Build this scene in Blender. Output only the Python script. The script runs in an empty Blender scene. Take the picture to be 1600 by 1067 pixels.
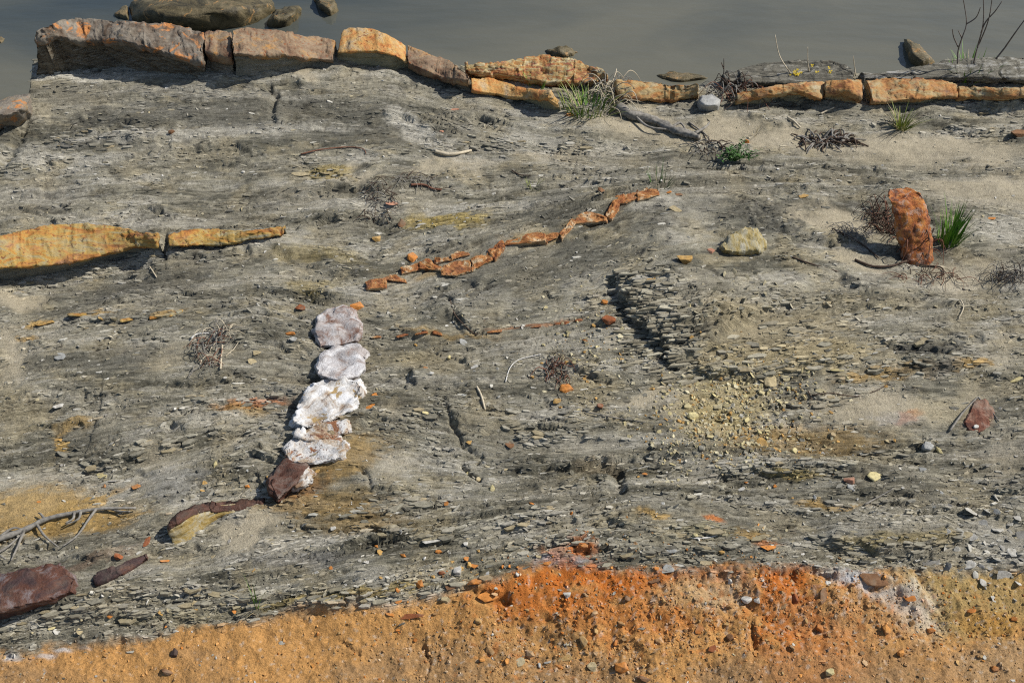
import bpy, bmesh, math, random
import numpy as np
from mathutils import Vector, Matrix
# ------------------------------------------------------------------ camera, sky, sun, exposure
sc = bpy.context.scene
COL = sc.collection
CAM_H, PITCH, LENS = 3.2, math.radians(42.0), 40.0
cam_d = bpy.data.cameras.new('camera'); cam_d.lens = LENS; cam_d.sensor_width = 36.0
cam_d.clip_start = 0.05; cam_d.clip_end = 2000.0
cam = bpy.data.objects.new('camera', cam_d); COL.objects.link(cam)
cam.location = (0, 0, CAM_H); cam.rotation_euler = (math.pi/2 - PITCH, 0, 0)
sc.camera = cam
SUN_DIR = Vector((0.81, 0.14, 0.84)).normalized()          # towards the sun: from the right, half way up
SUN_EL = math.asin(SUN_DIR.z); SUN_AZ = math.atan2(SUN_DIR.x, SUN_DIR.y)
world = bpy.data.worlds.new('World'); sc.world = world; world.use_nodes = True
wn = world.node_tree.nodes; wl = world.node_tree.links
sky = wn.new('ShaderNodeTexSky'); sky.sky_type = 'NISHITA'; sky.sun_disc = False
sky.sun_elevation = SUN_EL; sky.sun_rotation = SUN_AZ
wn['Background'].inputs['Strength'].default_value = 0.088
wl.new(sky.outputs['Color'], wn['Background'].inputs['Color'])
sun_d = bpy.data.lights.new('sun', 'SUN'); sun_d.energy = 4.6; sun_d.angle = math.radians(0.6); sun_d.color = (1.0, 0.955, 0.88)
sun = bpy.data.objects.new('sun', sun_d); COL.objects.link(sun)
sun.rotation_euler = (-SUN_DIR).to_track_quat('-Z', 'Y').to_euler(); sun.location = (3, 2, 6)
sc.view_settings.view_transform = 'Standard'; sc.view_settings.look = 'None'
sc.view_settings.exposure = 0.17; sc.view_settings.gamma = 1.0; sc.view_settings.use_curve_mapping = False
sc.render.engine = 'CYCLES'; sc.cycles.max_bounces = 6; sc.cycles.diffuse_bounces = 3; sc.cycles.glossy_bounces = 3
sc.cycles.use_denoising = False; sc.cycles.pixel_filter_type = 'BLACKMAN_HARRIS'; sc.cycles.filter_width = 1.15

# ------------------------------------------------------------------ picture <-> ground helpers (photograph pixels, 1600 x 1067)
FPX = 1600*LENS/36.0
CP, SP = math.cos(PITCH), math.sin(PITCH)
def project(x, y, z):
    dz = z - CAM_H
    d = y*CP - dz*SP
    return 800 + FPX*x/d, 533.5 - FPX*(y*SP + dz*CP)/d
def unproject(u, v, z):
    a = (u-800)/FPX; b = (533.5-v)/FPX
    dx, dy, dz = a, CP + b*SP, -SP + b*CP
    k = (z-CAM_H)/dz
    return dx*k, dy*k
def px_m(v):                                               # photograph pixels per metre across the view at that row
    b = (533.5-v)/FPX
    return FPX*(SP - b*CP)/CAM_H

# ------------------------------------------------------------------ noise
def _h(ix, iy, iz, seed):
    h = (ix.astype(np.int64)*374761393 + iy.astype(np.int64)*668265263 + iz.astype(np.int64)*2147483647 + seed*974634777) & 0xffffffff
    h = ((h ^ (h >> 13))*1274126177) & 0xffffffff
    h = ((h ^ (h >> 16))*2246822519) & 0xffffffff
    return (h ^ (h >> 15))
def n2(x, y, seed=0):                                      # gradient noise, about -1..1
    x = np.asarray(x, float); y = np.asarray(y, float)
    ix = np.floor(x); iy = np.floor(y); fx = x-ix; fy = y-iy
    ix = ix.astype(np.int64); iy = iy.astype(np.int64); z0 = np.zeros_like(ix)
    ux = fx*fx*fx*(fx*(fx*6-15)+10); uy = fy*fy*fy*(fy*(fy*6-15)+10)
    def g(a, b):
        ang = _h(ix+a, iy+b, z0, seed)*(2*math.pi/4294967296.0)
        return np.cos(ang)*(fx-a) + np.sin(ang)*(fy-b)
    n0 = g(0,0)*(1-ux) + g(1,0)*ux; n1 = g(0,1)*(1-ux) + g(1,1)*ux
    return (n0*(1-uy) + n1*uy)*1.5
def v3(x, y, z, seed=0):                                   # value noise in space, -1..1
    ix = np.floor(x); iy = np.floor(y); iz = np.floor(z); fx = x-ix; fy = y-iy; fz = z-iz
    ix = ix.astype(np.int64); iy = iy.astype(np.int64); iz = iz.astype(np.int64)
    fx = fx*fx*(3-2*fx); fy = fy*fy*(3-2*fy); fz = fz*fz*(3-2*fz)
    r = 0
    for a in (0,1):
        for b in (0,1):
            for c in (0,1):
                w = (fx if a else 1-fx)*(fy if b else 1-fy)*(fz if c else 1-fz)
                r = r + w*(_h(ix+a, iy+b, iz+c, seed)/2147483648.0 - 1)
    return r
def fb2(x, y, seed=0, o=4):
    r = 0; a = 1.0; t = 0
    for i in range(o):
        r = r + a*n2(x*2**i, y*2**i, seed+i*17); t += a; a *= .5
    return r/t*1.3
def fb3(p, f, seed=0, o=3):
    r = 0; a = 1.0
    for i in range(o):
        k = f*2**i
        r = r + a*v3(p[:,0]*k, p[:,1]*k, p[:,2]*k, seed+i*31); a *= .5
    return r
def sst(a, b, x):
    t = np.clip((x-a)/(b-a), 0, 1); return t*t*(3-2*t)
def hash1(i, seed=0):
    i = np.asarray(i).astype(np.int64); return _h(i, i*0, i*0, seed)/4294967296.0

# ------------------------------------------------------------------ materials
def nd(nt, t, **k):
    n = nt.nodes.new(t)
    for a, b in k.items(): setattr(n, a, b)
    return n
def newmat(name):
    m = bpy.data.materials.new(name); m.use_nodes = True
    nt = m.node_tree; b = nt.nodes['Principled BSDF']
    return m, nt, b
def ramp(nt, fac, stops):
    r = nd(nt, 'ShaderNodeValToRGB'); e = r.color_ramp.elements
    while len(e) < len(stops): e.new(0.5)
    for el, (p, c) in zip(e, stops): el.position = p; el.color = (*c, 1)
    nt.links.new(fac, r.inputs[0]); return r.outputs[0]
def noise_tex(nt, vec, scale, detail=5, rough=.6, dist=0.0):
    n = nd(nt, 'ShaderNodeTexNoise'); n.inputs['Scale'].default_value = scale; n.inputs['Detail'].default_value = detail
    n.inputs['Roughness'].default_value = rough; n.inputs['Distortion'].default_value = dist
    nt.links.new(vec, n.inputs['Vector']); return n.outputs['Fac']
def mapping(nt, vec, scale=(1,1,1), rot=(0,0,0)):
    m = nd(nt, 'ShaderNodeMapping'); m.inputs['Scale'].default_value = scale; m.inputs['Rotation'].default_value = rot
    nt.links.new(vec, m.inputs['Vector']); return m.outputs[0]
def mixc(nt, mode, f, a, b):
    m = nd(nt, 'ShaderNodeMix', data_type='RGBA', blend_type=mode)
    for s, v in ((m.inputs[0], f), (m.inputs[6], a), (m.inputs[7], b)):
        if hasattr(v, 'is_output'): nt.links.new(v, s)
        elif isinstance(v, (tuple, list)): s.default_value = (*v, 1)
        else: s.default_value = v
    return m.outputs[2]
def mrange(nt, x, a, b, c=0.0, d=1.0):
    m = nd(nt, 'ShaderNodeMapRange'); nt.links.new(x, m.inputs[0])
    for i, v in enumerate((a, b, c, d)): m.inputs[i+1].default_value = v
    return m.outputs[0]
def bump(nt, b, h, strength, dist):
    n = nd(nt, 'ShaderNodeBump'); n.inputs['Strength'].default_value = strength; n.inputs['Distance'].default_value = dist
    nt.links.new(h, n.inputs['Height']); nt.links.new(n.outputs[0], b.inputs['Normal'])
ROCKS = {}
def rock_mat(name, cols, scale=6, stretch=(1,1,1), rot=(0,0,0), rough=.85, bstr=.6, speck=None, dust=(.34,.31,.24), dusta=.35, spots=None):
    """cols: colours from low to high noise; speck: dark specks; dust settles on faces turned up; spots: (colour, amount)"""
    if name in ROCKS: return ROCKS[name]
    m, nt, b = newmat(name)
    tc = nd(nt, 'ShaderNodeNewGeometry').outputs['Position']
    vec = mapping(nt, tc, stretch, rot)
    f = noise_tex(nt, vec, scale*1.6, 9, .68, .7)
    oi = nd(nt, 'ShaderNodeObjectInfo')
    fo = nd(nt, 'ShaderNodeMath', operation='ADD'); nt.links.new(f, fo.inputs[0]); nt.links.new(mrange(nt, oi.outputs['Random'], 0, 1, -.05, .05), fo.inputs[1])
    n = len(cols)
    c = ramp(nt, fo.outputs[0], [(.34+.32*i/(n-1), k) for i, k in enumerate(cols)])
    if spots:
        s = noise_tex(nt, vec, scale*1.7, 4, .7, .8)
        c = mixc(nt, 'MIX', mrange(nt, s, .62-spots[1]*.3, .68-spots[1]*.3), c, spots[0])
    fine = noise_tex(nt, vec, scale*14, 4, .7)
    c = mixc(nt, 'MULTIPLY', 1.0, c, ramp(nt, fine, [(.3, (.66,.64,.61)), (.47, (.96,.96,.96)), (.6, (1.03,1.03,1.03)), (.75, (1.22,1.22,1.22))]))
    if speck:
        s2 = noise_tex(nt, tc, scale*9, 3, .6)
        c = mixc(nt, 'MIX', mrange(nt, s2, .60, .66), c, speck)
    if dusta > 0:
        d = noise_tex(nt, tc, 9, 6, .7)
        c = mixc(nt, 'MIX', mrange(nt, d, .48, .72, 0, dusta), c, dust)
    nt.links.new(c, b.inputs['Base Color']); b.inputs['Roughness'].default_value = rough
    b.inputs['Specular IOR Level'].default_value = .3
    hh = nd(nt, 'ShaderNodeMath', operation='ADD'); nt.links.new(f, hh.inputs[0]); nt.links.new(fine, hh.inputs[1])
    bump(nt, b, hh.outputs[0], bstr, .009)
    ROCKS[name] = m; return m
def chip_mat(name='chip', rough=.9):
    if name in ROCKS: return ROCKS[name]
    m, nt, b = newmat(name)
    oi = nd(nt, 'ShaderNodeObjectInfo'); tc = nd(nt, 'ShaderNodeNewGeometry').outputs['Position']
    f = noise_tex(nt, tc, 60, 5, .7)
    c = mixc(nt, 'MULTIPLY', 1.0, oi.outputs['Color'], ramp(nt, f, [(.25, (.5,.48,.45)), (.5, (.95,.95,.95)), (.75, (1.35,1.35,1.35))]))
    g = noise_tex(nt, tc, 22, 3, .6)
    c = mixc(nt, 'MIX', mrange(nt, g, .5, .75, 0, .4), c, (.30,.27,.2))
    nt.links.new(c, b.inputs['Base Color']); b.inputs['Roughness'].default_value = rough; b.inputs['Specular IOR Level'].default_value = .25
    bump(nt, b, f, .5, .006)
    ROCKS[name] = m; return m
def vcol_mat(name, rough=.9, scale=90):
    m, nt, b = newmat(name)
    at = nd(nt, 'ShaderNodeAttribute', attribute_name='Col')
    tc = nd(nt, 'ShaderNodeNewGeometry').outputs['Position']
    f = noise_tex(nt, tc, scale, 4, .7)
    c = mixc(nt, 'MULTIPLY', 1.0, at.outputs['Color'], ramp(nt, f, [(.25, (.6,.59,.57)), (.5, (.97,.97,.97)), (.75, (1.25,1.25,1.25))]))
    nt.links.new(c, b.inputs['Base Color']); b.inputs['Roughness'].default_value = rough; b.inputs['Specular IOR Level'].default_value = .25
    bump(nt, b, f, .4, .004)
    return m
def plain_mat(name, col, rough=.7, var=.3, scale=40, trans=0.0):
    if name in ROCKS: return ROCKS[name]
    m, nt, b = newmat(name)
    tc = nd(nt, 'ShaderNodeNewGeometry').outputs['Position']
    f = noise_tex(nt, tc, scale, 4, .6)
    lo = tuple(x*(1-var) for x in col); hi = tuple(x*(1+var) for x in col)
    c = ramp(nt, f, [(.3, lo), (.7, hi)])
    nt.links.new(c, b.inputs['Base Color']); b.inputs['Roughness'].default_value = rough; b.inputs['Specular IOR Level'].default_value = .3
    ROCKS[name] = m; return m

# ------------------------------------------------------------------ tagging
def tag(o, label=None, cat=None, group=None, kind=None):
    for k, v in (('label', label), ('category', cat), ('group', group), ('kind', kind)):
        if v: o[k] = v
    if cat and not kind: o['kind'] = 'thing'
    return o
def link_mesh(name, verts, faces, mat, parent=None, loc=None, smooth=True):
    me = bpy.data.meshes.new(name); me.from_pydata([tuple(p) for p in verts], [], faces)
    if mat: me.materials.append(mat)
    if smooth: me.polygons.foreach_set('use_smooth', [True]*len(me.polygons))
    me.update()
    o = bpy.data.objects.new(name, me); COL.objects.link(o)
    if parent: o.parent = parent
    if loc is not None: o.location = loc
    return o
def empty(name, loc):
    o = bpy.data.objects.new(name, None); COL.objects.link(o); o.location = loc; o.empty_display_size = .05; return o
def big_mesh(name, V, F, mat, col=None, smooth=False):       # V (n,3), F (m,3 or 4) arrays
    me = bpy.data.meshes.new(name); k = F.shape[1]
    me.vertices.add(len(V)); me.vertices.foreach_set('co', V.astype(np.float32).ravel())
    me.loops.add(F.size); me.loops.foreach_set('vertex_index', F.astype(np.int32).ravel())
    me.polygons.add(len(F)); me.polygons.foreach_set('loop_start', np.arange(0, F.size, k, dtype=np.int32))
    me.update(calc_edges=True); me.validate()
    me.polygons.foreach_set('use_smooth', np.full(len(me.polygons), smooth))
    if col is not None:
        a = me.color_attributes.new('Col', 'FLOAT_COLOR', 'POINT')
        c4 = np.ones((len(V), 4), np.float32); c4[:, :3] = col; a.data.foreach_set('color', c4.ravel())
    me.materials.append(mat)
    o = bpy.data.objects.new(name, me); COL.objects.link(o); return o
# ------------------------------------------------------------------ the ground: one sheet, dense where the picture looks, reaching far out
US = np.array([0, 200, 400, 600, 800, 1000, 1200, 1400, 1600.])
BEDS = np.array([                                           # traces of the bedding planes across the outcrop
 [-300]*9,
 [130, 112, 122, 108, 150, 165, 165, 165, 160],
 [215, 208, 192, 186, 228, 240, 235, 240, 240],
 [312, 300, 292, 280, 268, 268, 265, 268, 268],
 [400, 385, 368, 362, 335, 290, 288, 292, 296],
 [462, 445, 430, 432, 375, 302, 305, 320, 330],
 [540, 500, 482, 524, 512, 488, 462, 455, 450],
 [640, 612, 598, 600, 596, 590, 562, 540, 530],
 [752, 705, 660, 662, 690, 692, 690, 690, 690],
 [868, 832, 792, 790, 778, 760, 742, 742, 742],
 [955, 930, 900, 855, 812, 800, 806, 815, 825],
 [1025, 1000, 965, 945, 905, 885, 888, 890, 895],
 [1500]*9], float)
SVALS = np.array([-300, 130, 215, 295, 375, 430, 500, 595, 695, 785, 870, 940, 1400.])
def bed_s(u, v):
    uc = np.clip(u, -400, 2000); sh = u.shape; uc = uc.ravel(); vv = v.ravel()
    B = np.array([np.interp(uc, US, b) for b in BEDS])      # 13 x n
    # gently extend the slopes past the frame edges
    s = np.full(len(uc), SVALS[0])
    for k in range(len(BEDS)-1):
        m = (vv >= B[k]) & (vv < B[k+1])
        s[m] = SVALS[k] + (SVALS[k+1]-SVALS[k])*(vv[m]-B[k][m])/np.maximum(B[k+1][m]-B[k][m], 1)
    s[vv >= B[-1]] = 1400
    return s.reshape(sh)

v_in = np.arange(1240, 18, -1.75)
y_in = np.array([unproject(800, vv, 0)[1] for vv in v_in])
y_near = y_in[0] - np.cumsum(np.geomspace(.03, 8, 26)); y_far = y_in[-1] + np.cumsum(np.geomspace(.03, 70, 40))
YR = np.concatenate([y_near[::-1], y_in, y_far])
u_in = np.arange(-150, 1751, 1.9)
u_l = -150 - np.cumsum(np.geomspace(6, 14000, 24)); u_r = 1750 + np.cumsum(np.geomspace(6, 14000, 24))
UC = np.concatenate([u_l[::-1], u_in, u_r])
DEP = np.maximum(YR*CP + CAM_H*SP, 2.2)
GX = ((UC[None, :]-800)/FPX)*DEP[:, None]; GY = np.repeat(YR[:, None], len(UC), 1)
NR, NC = GX.shape

def bump2(u, v, cu, cv, ru, rv, ang=0.0):                   # soft ellipse mask
    a = math.radians(ang); du = u-cu; dv = v-cv
    p = (du*math.cos(a)+dv*math.sin(a))/ru; q = (-du*math.sin(a)+dv*math.cos(a))/rv
    return np.exp(-(p*p+q*q))
# broad relief
U0, V0 = project(GX, GY, 0*GX)
U0 = np.where(DEP[:, None] > 2.21, U0, 800); V0 = np.where(GY < 1.2, 1500, V0)
H0 = .035*fb2(GX*.9, GY*.9, 3, 3) + .012*fb2(GX*3.5, GY*3.5, 8, 3)
H0 += .16*bump2(U0, V0, 330, 70, 430, 130) - .03*bump2(U0, V0, 1250, 260, 380, 60) + .03*bump2(U0, V0, 650, 700, 400, 160)
H0 += .05*bump2(U0, V0, 1190, 470, 210, 80) - .05*bump2(U0, V0, 120, 440, 160, 30)
H0 -= .10*sst(880, 1000, V0) + .04*sst(1000, 1100, V0)
H0 += .05*bump2(U0, V0, 820, 360, 200, 40, -18) + .03*bump2(U0, V0, 560, 150, 130, 40)
GU, GV = project(GX, GY, H0)
GU = np.where(DEP[:, None] > 2.21, GU, 800); GV = np.where(GY < 1.2, 1500, GV)
GU = np.clip(GU, -4000, 6000); GV = np.clip(GV, -200, 1500)
S = bed_s(GU, GV)
T = GU
inner = (GU > -260) & (GU < 1860) & (GV > 10) & (GV < 1260)
WX, WY = GX, GY

# where sand and dust have covered the rock (0 bare shale .. 1 sand)
BLOB_SAND = [(1150,215,230,28,2,.9),(1420,235,260,30,2,.9),(1560,300,160,40,0,.75),(1300,345,110,22,10,.95),(1345,410,75,20,12,.8),(1500,430,110,55,0,.7),
 (1000,195,100,25,0,.85),(700,265,110,15,0,.8),(560,280,70,18,0,.7),(30,465,50,16,-8,1.0),(20,560,45,70,-20,.75),(385,830,75,26,-14,1.1),(600,640,60,40,0,.55),
 (600,720,80,60,0,.6),(1000,620,60,18,-8,.9),(1380,640,170,42,0,.8),(1480,620,90,30,0,.5),(900,700,120,26,0,.5),(250,560,80,30,-10,.6),(270,720,90,40,-10,.5),
 (450,430,90,30,0,.5),(420,395,60,20,0,.5),(60,790,120,60,0,.8),(620,480,60,20,0,.5),(860,250,90,14,4,.6),(1560,560,60,40,0,.6),(1560,720,70,50,0,.6),(870,760,80,30,0,.45),
 (470,610,30,40,0,.4),(720,560,80,30,0,.4),(520,770,90,25,0,.5),(1080,640,60,50,0,.5),(1500,180,60,14,0,.3),(130,240,110,10,0,.25),(640,110,40,8,8,.6),(470,112,26,9,0,.8),(415,150,12,14,0,.6),(1180,525,110,24,-3,.62),(1260,500,90,20,0,.5)]
nz1 = fb2(WX*5, WY*5, 21, 4)
SAND = np.zeros_like(GX)
for cu, cv, ru, rv, an, st in BLOB_SAND:
    SAND = np.maximum(SAND, st*bump2(GU + nz1*34, GV + nz1*22, cu, cv, ru, rv, an))
SAND = np.clip(sst(.25, .8, SAND + .16*nz1), 0, 1)
contact = np.interp(GU, US, BEDS[11]) + 15*fb2(WX*6, WY*7, 31, 5) + 8*n2(WX*2.2, WY*0, 12)
contact = np.where((GU > 780) & (GU < 960), contact - 18*bump2(GU, 0*GU, 880, 0, 70, 1), contact)
CLAY = sst(-12, 12, GV - contact + 9*fb2(WX*30, WY*36, 33, 3))

# lamination: saw teeth in the bedding coordinate that rise towards the viewer and break off
lam = np.zeros_like(GX)
bedwarp = 7*fb2(T*.010, S*.03, 40, 3) + 3*fb2(T*.05, S*.12, 41, 2)
for per, amp, fl, sd in ((46, .032, .005, 1), (21, .024, .009, 2), (11.5, .017, .011, 3)):
    ph = (S + bedwarp*(1 if per > 9 else .7))/per + .5*n2(T*fl*1.3, S*.02, 50+sd)
    k = np.floor(ph); fr = ph-k
    jag = n2(T*.018, k*7.7, 60+sd)*.3 + n2(T*.05, k*5.1, 64+sd)*.10
    fr2 = np.mod(fr + jag, 1.0)
    a = sst(-.15, .5, n2(T*fl, k*3.31+sd*9, 70+sd))
    prof = np.where(fr2 < .86, fr2/.86, (1-fr2)/.14)
    lam += amp*a*(prof-.4)
rough_bed = sst(-.45, .5, fb2(T*.006, S*.022, 80, 3))        # some beds are crumbly, some worn smooth
LAMW = (1-.88*SAND)*(.45+.75*rough_bed)*(1-CLAY)
fine = .0035*fb2(T*.035, S*.20, 90, 3) + .006*np.abs(fb2(T*.014, S*.10, 94, 3))*(1-SAND*.6)
gran = fb2(WX*75, WY*95, 97, 2)
fold = .030*fb2(T*.0045, S*.016, 500, 2) + .016*np.abs(n2(T*.006, S*.034, 505))
H = H0 + fold*(1-CLAY)*(1-.5*SAND)*inner + lam*LAMW + fine*(1-CLAY)*(1-.6*SAND) + .0010*gran*(.4+rough_bed)
# through-going bedding cracks: thin seams that follow the beds
SEAM = np.zeros_like(GX)
for ft, fs, th, sd in ((.0028, .050, .045, 1), (.0045, .11, .06, 2), (.008, .21, .085, 3)):
    nn = n2(T*fs*.062, (S+bedwarp*.6)*fs, 400+sd) + .10*n2(T*.03, S*.3, 404+sd)
    on = sst(-.05, .35, n2(T*ft*1.7, S*fs*.22, 410+sd))
    SEAM = np.maximum(SEAM, on*np.exp(-(nn/th)**2))
SEAM *= (1-.9*SAND)*(1-CLAY)
H -= .008*SEAM
# clay at the foot: lumpy, cracked crumbs
cl = .018*fb2(WX*5, WY*6, 101, 4) - .022*np.abs(fb2(WX*8, WY*8, 103, 4)) + .0022*gran + .003*np.abs(n2(WX*45, WY*55, 105))
rubb = np.clip(bump2(GU, GV, 1050, 960, 260, 90) + bump2(GU, GV, 1250, 900, 120, 60) + .5*bump2(GU, GV, 1450, 960, 200, 90) + .6*bump2(GU, GV, 760, 1020, 200, 60), 0, 1)
H += CLAY*cl*(.7+.8*rubb)

# traced ledges: raised lip above the line, hollow below it
def polydist(P, mask):                                      # signed distance (positive below/right of the line), position along it
    u = GU[mask]; v = GV[mask]; P = np.array(P, float)
    best = np.full(u.shape, 1e9); sg = np.zeros_like(best); pos = np.zeros_like(best); L = 0
    tot = np.sum(np.hypot(*np.diff(P, axis=0).T))
    for a, b in zip(P[:-1], P[1:]):
        d = b-a; l = math.hypot(*d)
        t = np.clip(((u-a[0])*d[0]+(v-a[1])*d[1])/(l*l), 0, 1)
        du = u-a[0]-t*d[0]; dv = v-a[1]-t*d[1]; q = np.hypot(du, dv)
        cr = (d[0]*dv - d[1]*du)/l
        m = q < best
        best = np.where(m, q, best); sg = np.where(m, np.sign(cr), sg); pos = np.where(m, (L + t*l)/tot, pos); L += l
    return best*sg, pos
LEDGES = [  # line (left to right: the low side lies below it), lip, hollow, decay up, decay down
 ([(105,712),(125,726),(165,732),(210,716),(270,700),(340,684),(420,660)], .035, .03, 60, 30),
 ([(1105,752),(1125,742),(1180,738),(1240,741),(1320,738)], .03, .03, 50, 22),
 ([(940,882),(965,872),(1060,868),(1120,862),(1180,848)], .035, .02, 45, 14),
 ([(1270,846),(1320,858),(1370,868),(1440,862),(1512,842)], .05, .02, 70, 14),
 ([(1320,588),(1380,586),(1440,584),(1500,572),(1545,566)], .03, .02, 36, 20),
 ([(628,650),(640,655),(682,656)], .018, .012, 16, 12),
 ([(800,668),(812,690),(860,684),(920,676)], .02, .015, 18, 18),
 ([(560,828),(640,848),(700,838),(780,822),(850,806),(905,797)], .03, .02, 40, 18),
 ([(0,988),(50,978),(120,968),(200,966),(260,958),(330,946),(420,930)], .03, .02, 26, 16),
 ([(30,965),(90,955),(170,940),(260,930),(340,925)], .02, .015, 18, 10),
 ([(400,952),(520,944),(640,932),(720,924)], .02, .012, 16, 10),
 ([(0,452),(60,442),(130,424),(210,405),(245,398)], -.02, .06, 30, 26),
 ([(980,430),(1000,436),(1020,434)], .015, .01, 10, 10),
 ([(1062,586),(1130,589),(1190,588),(1260,578),(1360,560)], .05, .03, 60, 16),
 ([(1090,556),(1150,552),(1200,552),(1290,542)], .016, .012, 16, 14),
 ([(1240,520),(1300,516),(1360,500)], .018, .012, 20, 14),
 ([(1180,482),(1250,476),(1330,470)], .018, .012, 20, 14),
 ([(560,812),(600,800),(660,790)], .012, .01, 14, 12),
 ([(1250,640),(1300,636)], .01, .01, 10, 10),
 ([(1380,548),(1440,540),(1510,545)], .014, .014, 16, 14),
 ([(1000,845),(1060,838),(1130,836)], .018, .012, 20, 12),
 ([(800,860),(880,848),(960,842)], .016, .012, 20, 12),
 ([(640,240),(700,236),(760,232),(840,236),(920,232)], .02, .01, 26, 16),
 ([(60,230),(140,224),(230,222)], .02, .014, 22, 18),
 ([(0,275),(60,262),(110,258)], .016, .014, 18, 14),
 ([(1460,160),(1530,168),(1600,178)], .03, .02, 22, 16),
 ([(1480,205),(1540,212),(1600,210)], .02, .02, 20, 14),
 ([(480,262),(520,270),(545,285)], .02, .02, 18, 20),
 ([(120,505),(150,512),(175,508),(240,498),(300,490)], .014, .01, 12, 12),
 ([(300,640),(360,634),(430,622)], .012, .012, 14, 12),
 ([(1200,790),(1270,786),(1330,790)], .012, .01, 12, 12),
 ([(1200,1000),(1240,1010),(1290,1000)], .01, .01, 10, 10),
 ([(840,955),(870,965),(905,962)], .012, .02, 14, 14),
 ([(740,925),(790,932),(800,945)], .03, .02, 30, 14),
]
for P, lip, hol, du_, dd_ in LEDGES:
    pu = [p[0] for p in P]; pv = [p[1] for p in P]; R = 3*max(du_, dd_)
    m = (GU > min(pu)-30) & (GU < max(pu)+30) & (GV > min(pv)-R) & (GV < max(pv)+R) & inner
    d, pos = polydist(P, m)
    ends = sst(0, .15, pos)*sst(0, .15, 1-pos)
    K = 6                                                   # the step is a stack of thin beds, each broken back differently
    for k in range(K):
        dk = d + (k-2.5)*1.7 + 8*n2(GU[m]*.013, 0*d + k*3.7, 130+k) + 2.4*n2(GU[m]*.04, 0*d + k*5.3, 135+k)
        gap = ends*sst(-.55, .1, n2(GU[m]*.013, 0*d+k*9.1, 145+k))
        H[m] += gap/K*np.where(dk < 0, lip*np.exp(dk/du_), -hol*np.exp(-dk/dd_))
# the notched shale block: broken off along its left side
notch = [(966,425),(962,455),(988,500),(1036,545),(1062,585)]
m = (GU > 860) & (GU < 1420) & (GV > 380) & (GV < 640)
d, pos = polydist(notch[::-1], m)                           # positive on the right-hand side
uu = GU[m]; vv = GV[m]
ver = sst(408, 450, vv)*sst(600, 575, vv)*sst(0, .08, pos)*sst(1.02, .9, pos*.999)
for k in range(10):
    dk = d - k*9 + 9*n2(uu*.025 + k*3.1, vv*.08, 140+k) + 5*n2(uu*.03, vv*.2, 156+k)
    H[m] += ver*np.where(dk > 0, (.040 if k == 0 else .0075)*np.exp(-np.maximum(dk, 0)/190), 0)
H[m] -= ver*.03*np.exp(-((d+7)/8.0)**2)
# open joints and runnels
for P, dep, w in [([(700,470),(712,500),(745,525),(752,520)], .012, 3), ([(692,630),(706,660),(722,690),(752,708),(745,716)], .02, 4), ([(722,722),(735,738),(748,748)], .03, 5),
                  ([(940,735),(965,745),(968,770),(955,772)], .035, 8), ([(420,135),(432,150),(424,172),(400,185)], .03, 5), ([(40,185),(30,215),(12,245),(0,262)], .03, 9),
                  ([(258,372),(256,398)], .05, 5), ([(555,300),(585,330),(600,360),(580,395)], .02, 16), ([(560,735),(575,745),(580,765)], .012, 3), ([(470,420),(520,432)], .008, 4),
                  ([(1175,975),(1180,1010),(1178,1030)], .015, 4), ([(530,1000),(545,1010),(560,1020)], .01, 3), ([(660,1005),(672,1030),(665,1060)], .01, 3), ([(1430,885),(1450,920),(1480,960)], .01, 5)]:
    pu = [p[0] for p in P]; pv = [p[1] for p in P]
    m = (GU > min(pu)-40) & (GU < max(pu)+40) & (GV > min(pv)-40) & (GV < max(pv)+40) & inner
    d, pos = polydist(P, m)
    d = d + 3*n2(GU[m]*.1, GV[m]*.1, 150)
    H[m] -= dep*np.exp(-(d/w)**2)
# drop to the river behind the ledge and at the left corner
EU = np.array([-4000, -300, -60, 0, 30, 44, 52, 320, 525, 640, 735, 820, 950, 1030, 1100, 1140, 1240, 1335, 1380, 1440, 1600, 2400, 6000.])
EV = np.array([330, 260, 205, 182, 168, 140, 92, 80, 76, 86, 108, 122, 128, 132, 130, 116, 106, 112, 112, 104, 96, 80, 60.])
edge = np.interp(GU, EU, EV) + 4*n2(WX*6, WY*6, 160)
LAND = sst(-9, 5, GV - edge)
far = sst(26, 60, GY)                                       # the far bank, well out of the picture
H = H*LAND + (1-LAND)*(-.85 + .08*fb2(WX*.8, WY*.8, 170, 3) + 3.2*far)
GZ = H

def gz_at(x, y):
    x = np.atleast_1d(np.asarray(x, float)); y = np.atleast_1d(np.asarray(y, float))
    r = np.clip(np.interp(y, YR, np.arange(NR)), 0, NR-1.001)
    u = 800 + x*FPX/np.interp(y, YR, DEP)
    c = np.clip(np.interp(u, UC, np.arange(NC)), 0, NC-1.001)
    i = r.astype(int); j = c.astype(int); a = r-i; b = c-j
    return GZ[i,j]*(1-a)*(1-b) + GZ[i+1,j]*a*(1-b) + GZ[i,j+1]*(1-a)*b + GZ[i+1,j+1]*a*b
ZS = np.linspace(.7, -1.0, 700)
def hit(u, v, lift=0.0):                                    # the ground point seen at that spot of the photograph
    x, y = unproject(u, v, ZS)
    d = ZS - gz_at(x, y) - lift
    i = int(np.argmax(d < 0)); i = max(i, 1)
    t = d[i-1]/max(d[i-1]-d[i], 1e-9); z = ZS[i-1] + (ZS[i]-ZS[i-1])*t
    x, y = unproject(u, v, z)
    return Vector((float(x), float(y), float(z)))

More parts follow.
